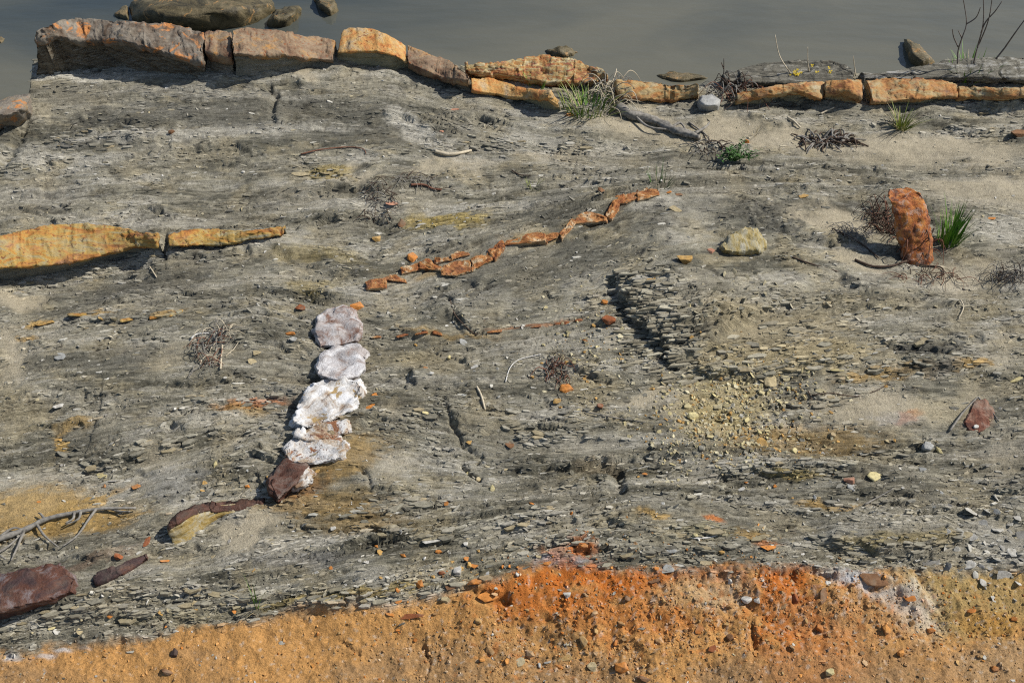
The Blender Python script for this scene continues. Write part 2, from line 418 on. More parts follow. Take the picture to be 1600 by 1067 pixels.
# ---- colours of the ground (what the rock and soil are, not how they are lit)
def C(*a): return np.array(a, float)
SH_D, SH_M, SH_P, TAN, SANDC = C(.13,.126,.10), C(.255,.243,.195), C(.40,.388,.345), C(.325,.285,.19), C(.375,.335,.25)
def mixa(a, b, t): return a*(1-t[..., None]) + b*t[..., None]
band = fb2(T*.004, S*.035, 200, 4) ; band2 = fb2(T*.02, S*.22, 210, 3); spot = fb2(WX*5, WY*6, 220, 5); fspk = fb2(WX*45, WY*60, 230, 2)
CO = np.zeros(GX.shape+(3,)) + SH_M
CO = mixa(CO, SH_D*.8, .95*sst(-.05, .45, 1.25*band + .75*band2 + .25*spot))
CO = mixa(CO, SH_P, .75*sst(.05, .6, -band + .45*band2 - .2*spot + .1))
CO = mixa(CO, TAN, .6*sst(.0, .5, spot - .25*band2 + .25*fb2(WX*1.1, WY*1.6, 240, 3)))
CO = mixa(CO, SH_P*1.15, .45*sst(.42, .8, fspk)); CO = mixa(CO, SH_D*.8, .4*sst(.42, .8, -fspk + .2*band2))
CO = mixa(CO, C(.33,.308,.25)+0*CO, .42*sst(-.35, .5, fb2(WX*1.7, WY*2.3, 270, 4) + .35*spot - .25*rough_bed))
CO = mixa(CO, SANDC, .85*SAND)
GREYD, OCH, RUST, WHT, YEL, BLU = C(.105,.104,.09), C(.37,.245,.085), C(.36,.125,.035), C(.58,.58,.59), C(.36,.285,.11), C(.33,.335,.36)
PAINT = [(470,185,240,45,4,GREYD,.55),(250,190,160,30,2,GREYD,.5),(120,225,120,14,0,GREYD,.45),(640,200,50,20,30,SH_P*1.15,.8),(690,230,60,14,20,SH_P*1.1,.6),
 (120,118,90,8,3,SH_P*1.25,.8),(330,145,200,10,2,SH_P,.5),(300,215,300,8,-3,SH_P,.6),(60,305,110,18,0,SH_P*.95,.5),(250,350,120,12,0,SH_P*.9,.5),
 (880,330,60,45,0,GREYD,.55),(760,400,60,16,-30,GREYD,.4),(850,420,200,35,-12,GREYD,.5),(1000,340,80,25,0,GREYD,.4),(1190,345,50,28,10,GREYD*.9,.75),(1230,360,30,20,0,GREYD,.6),(760,470,160,20,-10,GREYD,.35),
 (200,450,150,20,-10,GREYD,.5),(260,490,120,20,-10,GREYD,.35),(180,560,110,22,-6,GREYD,.5),(330,400,60,12,0,GREYD,.4),
 (700,345,65,11,2,YEL,.9),(660,350,40,10,0,YEL,.6),(510,272,35,10,0,YEL*.9,.7),(470,400,50,14,0,YEL*.9,.4),(530,398,40,12,10,YEL,.35),(490,450,40,12,0,YEL,.5),
 (1230,560,180,26,-3,C(.33,.28,.17),.85),(1200,515,140,32,0,C(.31,.27,.18),.75),(1320,480,90,25,0,C(.27,.24,.16),.5),(1380,587,80,10,-4,OCH*.85,.7),(1450,552,75,12,2,C(.085,.085,.078),.8),(1450,580,60,6,-5,C(.08,.07,.055),.7),(1520,572,25,6,0,OCH,.8),
 (1130,640,70,55,0,YEL*1.1,.55),(1250,690,140,26,0,OCH*.95,.55),(1330,720,90,10,0,TAN,.5),(1420,652,26,7,-15,RUST*1.0,.7),(1532,650,22,24,20,C(.2,.09,.055),.75),(1400,655,50,8,0,C(.30,.29,.28),.5),
 (1480,640,60,26,0,TAN*1.1,.5),(560,820,90,20,0,OCH*.8,.45),(500,790,110,22,0,OCH*.75,.7),(540,772,40,16,0,C(.20,.15,.07),.6),(545,715,70,30,-20,OCH*.85,.6),
 (50,800,110,40,-10,OCH,.75),(130,815,110,22,-8,OCH*.9,.75),(30,640,60,30,0,TAN,.6),(90,690,12,14,20,OCH*1.2,.8),(120,665,35,8,-10,OCH,.6),(400,632,60,7,-8,RUST*.9,.75),(385,642,50,10,0,OCH,.55),(120,790,70,7,-20,OCH,.6),(170,772,50,5,-15,OCH,.6),
 (260,760,80,30,0,C(.29,.29,.28),.5),(470,880,100,12,-6,C(.24,.24,.235),.5),(480,938,110,7,-4,YEL*.75,.8),(620,925,80,6,-7,YEL*.7,.8),(300,960,140,10,-6,C(.22,.20,.13),.6),
 (1090,835,60,10,-4,C(.27,.245,.15),.7),(1060,842,90,9,0,C(.27,.25,.19),.6),(1020,808,30,5,8,OCH*1.3,.8),(1115,818,16,5,15,RUST*1.6,.8),(1170,832,26,8,5,OCH*.9,.7),(1200,845,30,7,10,RUST*1.1,.7),
 (1330,860,90,18,0,C(.20,.185,.14),.6),(1400,850,110,10,-2,YEL*.8,.5),(1270,785,30,5,3,OCH*1.1,.8),(1320,790,40,4,3,OCH*.9,.6),(1240,742,60,4,0,YEL,.6),
 (880,880,50,16,0,BLU,.9),(905,862,26,12,20,RUST*1.5,.9),(870,870,30,14,20,RUST*1.2,.5),(1560,860,60,40,0,SH_P*1.05,.6),(1340,905,30,9,10,WHT,.0),
 (940,735,40,14,0,C(.2,.16,.1),.5),(900,690,110,20,0,SH_M,.3),(650,565,90,20,0,TAN,.4),(940,605,40,10,0,TAN*1.2,.6),(150,494,26,6,8,OCH,.8),(265,490,30,4,-12,OCH*.9,.6),(60,503,26,5,-12,OCH,.8),(40,528,14,6,0,OCH,.7),
 (690,522,90,4,4,OCH*.9,.5),(840,508,80,3,-6,RUST,.5),(1100,320,80,16,0,GREYD,.4),(1020,315,50,14,0,SH_P*.9,.6),(150,880,60,10,-20,C(.2,.12,.08),.4),(700,424,70,9,-20,OCH*.8,.5),(830,378,50,8,-4,OCH*.8,.45),(920,346,40,8,-10,OCH*.8,.4),(500,720,80,50,-40,OCH*.8,.4),(470,760,40,26,0,RUST*.6,.4)]
wu = GU + 16*fb2(WX*8, WY*8, 250, 3); wv = GV + 9*fb2(WX*9, WY*9, 260, 3)
for cu, cv, ru, rv, an, c, st in PAINT:
    if st <= 0: continue
    mm = (np.abs(GU-cu) < 3*max(ru, rv)+40) & (np.abs(GV-cv) < 3*max(ru, rv)+40)
    if not mm.any(): continue
    st = min(1, st*1.3) if c is GREYD else st
    w = st*sst(.18, .75, bump2(wu[mm], wv[mm], cu, cv, ru, rv, an) + .14*fspk[mm] + .22*band2[mm])
    CO[mm] = CO[mm]*(1-w[:, None]) + (c*(1+.25*fspk[mm][:, None]))*w[:, None]
# the clay foot
ORA, BRO, DEEP, OLI, PNK = C(.47,.25,.085), C(.30,.185,.09), C(.45,.14,.025), C(.37,.255,.10), C(.50,.33,.20)
q1 = fb2(WX*3, WY*3.6, 300, 4); q2 = fb2(WX*14, WY*17, 310, 4)
CC = np.zeros(GX.shape+(3,)) + ORA
CC = mixa(CC, BRO, .85*sst(-.15, .45, q1 + .4*q2 + .9*sst(985, 1060, GV) - .35 - .5*bump2(GU, GV, 200, 1010, 260, 60)))
CC = mixa(CC, ORA*1.1, .6*sst(.1, .6, q2))
for cu, cv, ru, rv, an, c, st in [(930,895,150,44,4,DEEP,1.0),(820,935,90,34,0,DEEP,.85),(1225,930,60,90,0,DEEP,1.0),(1100,985,130,50,0,ORA*1.05,.6),(1270,1020,90,70,0,DEEP*.95,.7),(1100,890,120,16,0,DEEP,.8),(960,960,160,40,0,DEEP*1.05,.5),(1130,920,60,34,0,PNK,.6),(1090,925,80,30,0,C(.40,.30,.16),.5),
   (1480,930,90,66,20,OLI,1.0),(1570,920,90,80,0,OLI,.9),(1545,975,60,20,10,C(.42,.22,.05),.7),(1430,945,34,56,-35,C(.50,.44,.33),.95),(1345,905,62,20,20,WHT*.9,1.0),(1400,932,56,20,25,C(.50,.46,.40),.95),(1330,960,120,50,0,C(.42,.23,.10),.6),
   (860,990,50,30,10,C(.22,.14,.06),.5),(890,1000,40,20,0,C(.24,.15,.065),.5),(20,1026,22,6,0,WHT,.9),(98,1018,14,6,0,WHT,.9),(70,1025,18,5,0,WHT*.8,.8),(130,1012,14,4,0,WHT*.7,.5),(300,1025,60,20,0,BRO,.6),(320,1055,70,20,0,BRO*.8,.6),(1400,1040,300,40,0,C(.36,.21,.095),.6),
   (700,1020,180,40,0,C(.34,.20,.085),.55),(1560,1030,80,40,0,C(.40,.26,.13),.6),(200,1050,180,40,0,ORA*.95,.6),(620,960,60,10,-8,ORA*1.15,.7)]:
    w = st*sst(.15, .8, bump2(wu, wv, cu, cv, ru, rv, an)*(1+.9*q2) + .12*fspk)
    CC = mixa(CC, c, w)
CC = mixa(CC, C(.52,.44,.35), .55*sst(.45, .8, fspk + .2*rubb)); CC = mixa(CC, CC*.55, .6*sst(.3, .75, -fspk))
CC = mixa(CC, DEEP, .4*sst(.3, .7, fb2(WX*26, WY*32, 320, 2)*rubb*1.6))
CO = mixa(CO, CO*.42, .8*SEAM)
CO = CO*C(1.03, 1.0, .955)
CO = mixa(CO, CC, CLAY)
CO = mixa(CO, C(.16,.145,.11)+0*CO, (1-LAND)*.9)
CO = mixa(CO, C(.09,.10,.05)+0*CO, far)
CO = np.clip(CO, .02, .8)

idx = np.arange(NR*NC).reshape(NR, NC)
quads = np.stack([idx[:-1,:-1], idx[:-1,1:], idx[1:,1:], idx[1:,:-1]], -1).reshape(-1, 4)
VG = np.stack([GX, GY, GZ], -1).reshape(-1, 3)
gm, nt, b = newmat('outcrop_ground')
at = nd(nt, 'ShaderNodeAttribute', attribute_name='Col'); bd = nd(nt, 'ShaderNodeAttribute', attribute_name='bed')
pos = nd(nt, 'ShaderNodeNewGeometry').outputs['Position']
ms = nd(nt, 'ShaderNodeAttribute', attribute_name='cover')
bv = mapping(nt, bd.outputs['Vector'], (.30, 3.6, 1))
streak = noise_tex(nt, bv, 28, 6, .72, .25); grain = noise_tex(nt, pos, 170, 4, .75); blot = noise_tex(nt, pos, 30, 5, .65)
bare = nd(nt, 'ShaderNodeMath', operation='SUBTRACT'); bare.inputs[0].default_value = 1; nt.links.new(ms.outputs['Fac'], bare.inputs[1])
c = mixc(nt, 'MULTIPLY', bare.outputs[0], at.outputs['Color'], ramp(nt, streak, [(.3, (.36,.35,.32)), (.43, (.88,.88,.86)), (.55, (1.08,1.08,1.07)), (.72, (1.6,1.6,1.6))]))
c = mixc(nt, 'MULTIPLY', 1.0, c, ramp(nt, grain, [(.3, (.66,.65,.62)), (.5, (1,1,1)), (.7, (1.35,1.35,1.35))]))
c = mixc(nt, 'MULTIPLY', .6, c, ramp(nt, blot, [(.3, (.7,.69,.66)), (.5, (1,1,1)), (.7, (1.2,1.2,1.18))]))
nt.links.new(c, b.inputs['Base Color']); b.inputs['Roughness'].default_value = .95; b.inputs['Specular IOR Level'].default_value = .2
hs = nd(nt, 'ShaderNodeMath', operation='MULTIPLY'); nt.links.new(streak, hs.inputs[0]); nt.links.new(bare.outputs[0], hs.inputs[1])
ha = nd(nt, 'ShaderNodeMath', operation='MULTIPLY_ADD'); nt.links.new(grain, ha.inputs[0]); ha.inputs[1].default_value = .38; nt.links.new(hs.outputs[0], ha.inputs[2])
bump(nt, b, ha.outputs[0], 1.0, .016)
ground = big_mesh('ground', VG, quads, gm, CO.reshape(-1, 3), smooth=True)
ba = ground.data.attributes.new('bed', 'FLOAT_VECTOR', 'POINT')
bed = np.stack([GX, -S/300.0, 0*GX], -1).reshape(-1, 3).astype(np.float32); ba.data.foreach_set('vector', bed.ravel())
ca = ground.data.attributes.new('cover', 'FLOAT', 'POINT')
ca.data.foreach_set('value', np.clip(np.maximum(SAND*.9, CLAY), 0, 1).astype(np.float32).ravel())
tag(ground, kind='structure')

# ------------------------------------------------------------------ river
wm, nt, b = newmat('murky_water')
pos = nd(nt, 'ShaderNodeNewGeometry').outputs['Position']
sepy = nd(nt, 'ShaderNodeSeparateXYZ'); nt.links.new(pos, sepy.inputs[0])
silt = noise_tex(nt, mapping(nt, pos, (.35, .8, 1)), 1.3, 4, .55, .6)
silt_sky = nd(nt, 'ShaderNodeMath', operation='ADD'); nt.links.new(mrange(nt, sepy.outputs['Y'], 6.4, 9.4, .28, -.22), silt_sky.inputs[0]); nt.links.new(silt, silt_sky.inputs[1])
sh2 = nd(nt, 'ShaderNodeMath', operation='ADD'); nt.links.new(silt_sky.outputs[0], sh2.inputs[0]); nt.links.new(mrange(nt, sepy.outputs['X'], -4.0, 1.5, -.22, .12), sh2.inputs[1]); silt_sky = sh2
nt.links.new(ramp(nt, silt_sky.outputs[0], [(.2, (.026,.040,.050)), (.5, (.060,.068,.062)), (.85, (.128,.124,.094))]), b.inputs['Base Color'])   # silt patches and shallows; sky reflection painted in as blue farther out
b.inputs['Roughness'].default_value = .07; b.inputs['IOR'].default_value = 1.33
rip = noise_tex(nt, mapping(nt, pos, (1, 2.2, 1)), 5, 3, .5)
bump(nt, b, rip, .09, .05)
WZ = -.34
water = link_mesh('river', [(-300, -20, WZ), (300, -20, WZ), (300, 300, WZ), (-300, 300, WZ)], [(0,1,2,3)], wm, smooth=False)
tag(water, kind='structure')
# ------------------------------------------------------------------ loose flakes and crumbs too many to count
rng = np.random.default_rng(7)
RS = np.gradient(S, axis=1)/np.maximum(np.gradient(GU, axis=1), 1e-3)      # ds/du
RV = np.gradient(S, axis=0)/np.minimum(np.gradient(GV, axis=0), -1e-3)     # ds/dv
SLOPE = np.clip(-RS/np.where(np.abs(RV) < .2, .2, RV), -1, 1)
GNX = np.gradient(GZ, axis=1)/np.maximum(np.gradient(GX, axis=1), 1e-6); GNY = np.gradient(GZ, axis=0)/np.maximum(np.gradient(GY, axis=0), 1e-6)
def pick(w, n):
    p = np.cumsum(w.ravel()); p = p/p[-1]
    i = np.searchsorted(p, rng.random(n)); return np.minimum(i, w.size-1)
def scatter(name, mat, w, n, size, aspect, thick, tilt, cols, nside, align, sink, edge_on=0.0, flat=1.0, keepcol=.5):
    """thin plates (or chunky crumbs) spread over the ground by weight w; cols: list of colours to mix with the ground's own"""
    i = pick(w*inner*LAND, n); x = GX.ravel()[i].copy(); y = GY.ravel()[i].copy()
    x += rng.normal(0, .004, n); y += rng.normal(0, .004, n)
    z = gz_at(x, y); dep = y*CP + CAM_H*SP
    L = size[0]*(size[1]/size[0])**(rng.random(n)**1.7)*(.6+.4*dep/4.8)
    W = L*rng.uniform(aspect[0], aspect[1], n); Th = L*rng.uniform(thick[0], thick[1], n)
    m = SLOPE.ravel()[i]; ang = np.arctan(-m*1.7)*align + rng.normal(0, .28 if align < 1 else .1, n)*align + (1-align)*rng.uniform(0, 6.28, n)
    gx = np.clip(GNX.ravel()[i], -.8, .8)*flat; gy = np.clip(GNY.ravel()[i], -.8, .8)*flat
    tx = rng.normal(0, tilt, n) + gy; ty = rng.normal(0, tilt*.7, n) - gx
    eo = rng.random(n) < edge_on; tx = np.where(eo, rng.normal(.75, .35, n), tx)
    a = np.linspace(0, 2*np.pi, nside, endpoint=False)[None, :] + rng.uniform(-.35, .35, (n, nside))
    r = rng.uniform(.65, 1.05, (n, nside))
    px = np.cos(a)*r*L[:, None]*.5; py = np.sin(a)*r*W[:, None]*.5
    top = np.stack([px*.88, py*.88, np.repeat((Th*.5)[:, None], nside, 1) + rng.uniform(-.12, .12, (n, nside))*Th[:, None]], -1)
    bot = np.stack([px, py, np.repeat((-Th*.5)[:, None], nside, 1)], -1)
    P = np.concatenate([top, bot], 1)
    cx, sx = np.cos(tx)[:, None], np.sin(tx)[:, None]; cy, sy = np.cos(ty)[:, None], np.sin(ty)[:, None]; ca, sa = np.cos(ang)[:, None], np.sin(ang)[:, None]
    X, Y, Z = P[..., 0], P[..., 1], P[..., 2]
    Y, Z = Y*cx - Z*sx, Y*sx + Z*cx
    X, Z = X*cy + Z*sy, -X*sy + Z*cy
    X, Y = X*ca - Y*sa, X*sa + Y*ca
    V = np.stack([X + x[:, None], Y + y[:, None], Z + (z + Th*sink)[:, None]], -1).reshape(-1, 3)
    f = []
    for k in range(1, nside-1): f.append((0, k, k+1))
    for k in range(nside):
        k2 = (k+1) % nside; f.append((k, nside+k, nside+k2)); f.append((k, nside+k2, k2))
    F = (np.array(f)[None] + (np.arange(n)*2*nside)[:, None, None]).reshape(-1, 3)
    base = CO.reshape(-1, 3)[i]; pc = np.array(cols)[rng.integers(0, len(cols), n)]
    t = (rng.random(n) < keepcol)[:, None]
    col = np.where(t, base*rng.uniform(.75, 1.35, (n, 1)), pc*rng.uniform(.75, 1.2, (n, 1)))
    o = big_mesh(name, V, F, mat, np.repeat(np.clip(col, .02, .8), 2*nside, 0))
    return o
fm = vcol_mat('loose_flakes')
notch_w = np.clip(bump2(GU, GV, 1015, 505, 34, 62, -35)*1.4, 0, 1)*(GU > 955)
bare = (1-SAND)*(1-CLAY)
crumbly = np.clip(.15 + rough_bed, 0, 1)*bare
rubble_y = np.clip(bump2(GU, GV, 1130, 640, 90, 60) + .7*bump2(GU, GV, 1150, 690, 120, 40) + .5*bump2(GU, GV, 1200, 600, 90, 25) + .35*bump2(GU, GV, 930, 540, 70, 60), 0, 1)
heap = np.clip(bump2(GU, GV, 1150, 455, 46, 20) + .8*bump2(GU, GV, 1560, 850, 60, 45) + .5*bump2(GU, GV, 1420, 800, 130, 40), 0, 1)
foot = np.exp(-((GV-contact+22)/26)**2)*(1-CLAY)
greys = [(.165,.157,.125), (.32,.30,.245), (.30,.265,.18), (.43,.41,.35), (.115,.11,.09), (.265,.24,.185)]
pale = [(.45,.43,.37), (.5,.48,.43), (.38,.36,.31), (.42,.36,.22), (.33,.31,.27)]
o = scatter('shale_blades', fm, crumbly*(.5+foot+heap) + .02, 15000, (.010, .05), (.16, .42), (.06, .15), .15, greys, 5, .95, .05, edge_on=.15, flat=.5, keepcol=.75)
tag(o, 'thin grey shale blades lying along the bedding of the outcrop', 'shale flakes', kind='stuff')
o = scatter('shale_flakes', fm, .30 + .5*crumbly*(1-CLAY) + .9*foot + heap + .25*SAND*(1-CLAY), 11000, (.006, .026), (.4, .9), (.06, .2), .22, greys+pale, 6, .5, .15, keepcol=.6)
tag(o, 'small loose grey and pale shale flakes strewn over the outcrop', 'shale flakes', kind='stuff')
o = scatter('shale_slivers', fm, bare*(.25 + crumbly), 9000, (.02, .085), (.08, .2), (.03, .08), .10, greys, 5, 1.0, .0, edge_on=.3, keepcol=.92)
tag(o, 'long thin shale slivers standing out of the bedding', 'shale flakes', kind='stuff')
o = scatter('notch_flakes', fm, notch_w + .25*bump2(GU, GV, 1130, 578, 110, 9) + .15*bump2(GU, GV, 1260, 520, 90, 9), 900, (.035, .12), (.14, .34), (.035, .09), .08, [(.31,.275,.195), (.24,.215,.155), (.37,.34,.255), (.19,.17,.12)], 5, 1.0, .5, edge_on=.0, flat=.0, keepcol=.2)
tag(o, 'jagged shale flakes jutting from the broken side of the notched block', 'shale flakes', kind='stuff')
ledge_w = np.zeros_like(GX)
for P, lip, hol, du_, dd_ in LEDGES:
    pu = [p[0] for p in P]; pv = [p[1] for p in P]
    m = (GU > min(pu)-20) & (GU < max(pu)+20) & (GV > min(pv)-40) & (GV < max(pv)+40) & inner
    d, pos_ = polydist(P, m); d = d + 6*n2(GU[m]*.02, GV[m]*.02, 133)
    ledge_w[m] = np.maximum(ledge_w[m], min(1, (lip+hol)/.04)*np.exp(-((d+3)/9.0)**2)*(.3+.7*sst(-.2, .3, n2(GU[m]*.03, GV[m]*.06, 171))))
ledge_w *= (1-CLAY)
o = scatter('bedding_flakes', fm, crumbly*(.35 + sst(-.1, .4, fb2(T*.012, S*.06, 180, 3))), 15000, (.014, .060), (.18, .45), (.04, .10), .07, greys, 5, 1.0, .1, edge_on=.0, flat=.2, keepcol=.8)
tag(o, 'thin flakes of shale edging out of the bedding across the outcrop', 'shale flakes', kind='stuff')
o = scatter('ledge_flakes', fm, ledge_w, 5600, (.016, .070), (.18, .42), (.05, .13), .08, [(.31,.285,.215), (.24,.22,.165), (.37,.345,.275), (.18,.168,.13), (.33,.27,.165)], 6, 1.0, .3, edge_on=.0, flat=.1, keepcol=.7)
tag(o, 'splintery shale flakes stacked along the broken ledges', 'shale flakes', kind='stuff')
o = scatter('yellow_rubble', fm, rubble_y*(1-CLAY) + .0, 2600, (.006, .034), (.45, .95), (.12, .35), .4, [(.46,.39,.21), (.42,.36,.2), (.5,.45,.3), (.36,.31,.19), (.40,.24,.08), (.3,.28,.22)], 5, .1, .2, keepcol=.15)
tag(o, 'fine pale yellow rubble strewn below the notched shale block', 'rubble', kind='stuff')
o = scatter('clay_crumbs', fm, (CLAY*(.07 + rubb*1.1*(.35+sst(-.2, .4, q2))) + 4*.1*foot*sst(640, 740, GU)*sst(1320, 1200, GU))*(GV < 1150), 10000, (.003, .018), (.5, .95), (.2, .6), .45, [(.50,.23,.06), (.42,.15,.03), (.32,.19,.08), (.50,.36,.22), (.38,.25,.11), (.30,.17,.07), (.25,.15,.07)], 5, .0, .05, keepcol=.6)
tag(o, 'orange and brown clay crumbs covering the foot of the outcrop', 'clay crumbs', kind='stuff')

# ------------------------------------------------------------------ rock builders
def loft(rings):                                            # rings: (n, k, 3) closed cross sections -> capped tube
    R = np.array(rings, float); n, k, _ = R.shape
    V = [R.reshape(-1, 3)]; F = []
    for i in range(n-1):
        for j in range(k):
            j2 = (j+1) % k; F.append((i*k+j, i*k+j2, (i+1)*k+j2, (i+1)*k+j))
    off = n*k
    for ri, flip in ((0, True), (n-1, False)):              # caps: two inner rings and a centre
        c = R[ri].mean(0); prev = [ri*k+j for j in range(k)]
        for s in (.66, .33):
            V.append(c + (R[ri]-c)*s); cur = [off+j for j in range(k)]; off += k
            for j in range(k):
                j2 = (j+1) % k; q = (prev[j], prev[j2], cur[j2], cur[j])
                F.append(q[::-1] if flip else q)
            prev = cur
        V.append(c[None]); 
        for j in range(k):
            q = (prev[j], prev[(j+1) % k], off); F.append(q[::-1] if flip else q)
        off += 1
    return np.concatenate(V), F
def normals(V, F):
    N_ = np.zeros_like(V); T3 = []
    for f_ in F:
        for k in range(1, len(f_)-1): T3.append((f_[0], f_[k], f_[k+1]))
    T3 = np.array(T3); fn = np.cross(V[T3[:,1]]-V[T3[:,0]], V[T3[:,2]]-V[T3[:,0]])
    for k in range(3): np.add.at(N_, T3[:,k], fn)
    return N_/np.maximum(np.linalg.norm(N_, axis=1), 1e-9)[:, None]
def facets(V, cell, seed):                                  # broken, tilted flats: each cell of space has a plane of its own
    P = V/cell; I = np.floor(P).astype(np.int64); best = np.full(len(V), 1e9); val = np.zeros(len(V))
    for a in (-1,0,1):
        for b in (-1,0,1):
            for c in (-1,0,1):
                J = I + np.array([a,b,c]); q = [_h(J[:,0], J[:,1], J[:,2], seed+k)/4294967296.0 for k in range(7)]
                cx = J + np.stack(q[:3], -1); d = P-cx; dd = np.sum(d*d, 1); m = dd < best
                best = np.where(m, dd, best); val = np.where(m, d[:,0]*(q[3]-.5)*2 + d[:,1]*(q[4]-.5)*2 + d[:,2]*(q[5]-.5)*2 + (q[6]-.5)*.9, val)
    return val
def roughen(V, F, amp, f, seed, lay=0.0, layf=60, dip=0.0): # rock relief; lay: bedding grooves
    n_ = normals(V, F)
    if np.sum(n_*(V-V.mean(0))) < 0: n_ = -n_
    h = amp*.55*fb3(V, f, seed, 4) - amp*.5*np.abs(fb3(V, f*2.2, seed+300, 3)) + amp*.75*facets(V*np.array([1,1,1.2]), .55/f, seed+50) + amp*.4*facets(V, .22/f, seed+70)
    V = V + n_*h[:, None]
    if lay > 0:
        g = v3(V[:,0]*4, V[:,1]*4, (V[:,2] + dip*V[:,0])*layf, seed+400)
        g2 = v3(V[:,0]*9, V[:,1]*9, (V[:,2] + dip*V[:,0])*layf*2.3, seed+401)
        V[:,1] += lay*(g + .6*g2)
    return V
def solve_z(y, v):
    b = (533.5-v)/FPX; return CAM_H + y*(b*CP - SP)/(CP + b*SP)
def at_y(u, v, y):
    z = solve_z(y, v); d = y*CP - (z-CAM_H)*SP
    return np.array([(u-800)/FPX*d, y, z])
def resample(P, n):
    P = np.array(P, float); l = np.concatenate([[0], np.cumsum(np.hypot(*np.diff(P, axis=0).T))])
    t = np.linspace(0, l[-1], n); return np.stack([np.interp(t, l, P[:,0]), np.interp(t, l, P[:,1])], -1)
def finish(name, V, F, mat, parent=None, smooth=True):
    if parent is None:
        org = np.array([V[:,0].mean(), V[:,1].mean(), V[:,2].min()])
        o = link_mesh(name, V-org, F, mat, None, org, smooth)
    else:
        org = np.array(parent.location); o = link_mesh(name, V-org, F, mat, parent, None, smooth)
    bm = bmesh.new(); bm.from_mesh(o.data); bmesh.ops.recalc_face_normals(bm, faces=bm.faces); bm.to_mesh(o.data); bm.free()
    return o
SEED = [1000]
def ledge(name, back, lip, base, rise, over, cap, face=None, tc=.05, amp=.010, lay=.010, dip=0.0, N=None, taper=.95, parent=None, f=6, capname='cap', facename='shale_base', inset=.035, smooth=True, jig=0.0, jstep=17.0, crown=.008, face2=None):
    """a block of the bed: top sheet from back edge to lip (cap), face below it down to the ground"""
    SEED[0] += 7; sd = SEED[0]
    wpx = abs(back[-1][0]-back[0][0]) + abs(back[-1][1]-back[0][1])
    if jig == 0 and wpx > 60: jig, jstep = 3.0, 90.0
    N = N or int(min(190, max(20, wpx/1.5))); KT = 20 if wpx > 60 else 10; KF = 26 if wpx > 60 else 10
    b_, l_, g_ = resample(back, N), resample(lip, N), resample(base, N)
    if jig:
        q = np.arange(N)/max(1, N-1)*wpx
        jl = .6*fb2(q*.016, 0*q+sd, 6, 2) + .8*(hash1(np.floor(q/jstep + .6*n2(q*.05, 0*q+sd, 9)), sd)-.5)
        b_[:,1] += jig*.6*(fb2(q*.014, 0*q+sd, 5, 2) + hash1(np.floor(q/jstep*1.3), sd+3)-.5); l_[:,1] += jig*jl; g_[:,1] += jig*jl
    Bs, Ls, Gs = [], [], [np.array(hit(*g_[i])) for i in range(N)]
    if N > 4:                                               # even out the ground under the block
        A = np.array(Gs); w_ = max(2, N//10); ker = np.ones(2*w_+1)/(2*w_+1)
        for k in (1, 2): A[:,k] = np.convolve(np.pad(A[:,k], w_, mode='edge'), ker, 'valid')
        Gs = list(A)
    for i in range(N):
        g = Vector(Gs[i])
        L = at_y(l_[i][0], l_[i][1], g.y - over); Ls.append(L)
        zb = L[2] + rise; x, y = unproject(b_[i][0], b_[i][1], zb)
        y = max(y, L[1] + .03); Bs.append(np.array([x, y, zb]))
    Bs, Ls, Gs = np.array(Bs), np.array(Ls), np.array(Gs)
    def ring_cap(i):
        B, L = Bs[i], Ls[i]; r = []
        for t in np.linspace(0, 1, KT): 
            p = B*(1-t) + L*t; p = p + np.array([0, 0, .10*rise*math.sin(math.pi*t) + crown*math.sin(math.pi*t)]); r.append(p)
        for t in (.3, .7, 1.0): r.append(L + np.array([0, -.006*math.sin(t*3) + .02*t, -tc*t]))
        bb = B + np.array([0, .02, -tc*1.6])
        lb = r[-1]
        for t in (.33, .66, 1.0): r.append(lb*(1-t) + bb*t)
        r.append(B + np.array([0, .025, -tc*.8]))
        return np.array(r)
    def ring_face(i):
        B, L, G = Bs[i], Ls[i], Gs[i]; s = L + np.array([0, inset, -tc*.5]); e = G + np.array([0, .01, -.05]); r = []
        for t in np.linspace(0, 1, KF): r.append(s*(1-t) + e*t + np.array([0, .57*inset*math.sin(math.pi*t), 0]))
        bb = np.array([B[0], B[1]+.05, e[2]]); 
        r.append(e*.5+bb*.5); r.append(bb); r.append(np.array([B[0], B[1]+.02, s[2]*.5+bb[2]*.5])); r.append(np.array([B[0], B[1]-.01, B[2]-tc*.6])); r.append((s+r[-1])/2)
        return np.array(r)
    def ends(rings):
        n = len(rings)
        for i in range(n):
            q = min(i, n-1-i)
            if q < 3:
                k = taper + (1-taper)*q/3; c = rings[i].mean(0); rings[i] = c + (rings[i]-c)*np.array([1, k, k])
        return rings
    two = face is not None and parent is None
    root = parent
    if two: root = empty(name, tuple(Gs.mean(0)))
    V, F = loft(ends([ring_cap(i) for i in range(N)]))
    V = roughen(V, F, amp, f, sd)
    o = finish(capname if (two or parent) else name, V, F, cap, root, smooth)
    if face2:
        o.data.materials.append(face2)
        for pl in o.data.polygons:
            if pl.normal.z < .45: pl.material_index = 1
    if face is not None:
        V, F = loft(ends([ring_face(i) for i in range(N)]))
        V = roughen(V, F, amp*.7, f, sd+3, lay, 55, dip)
        finish(facename, V, F, face, root)
    return root if two else o
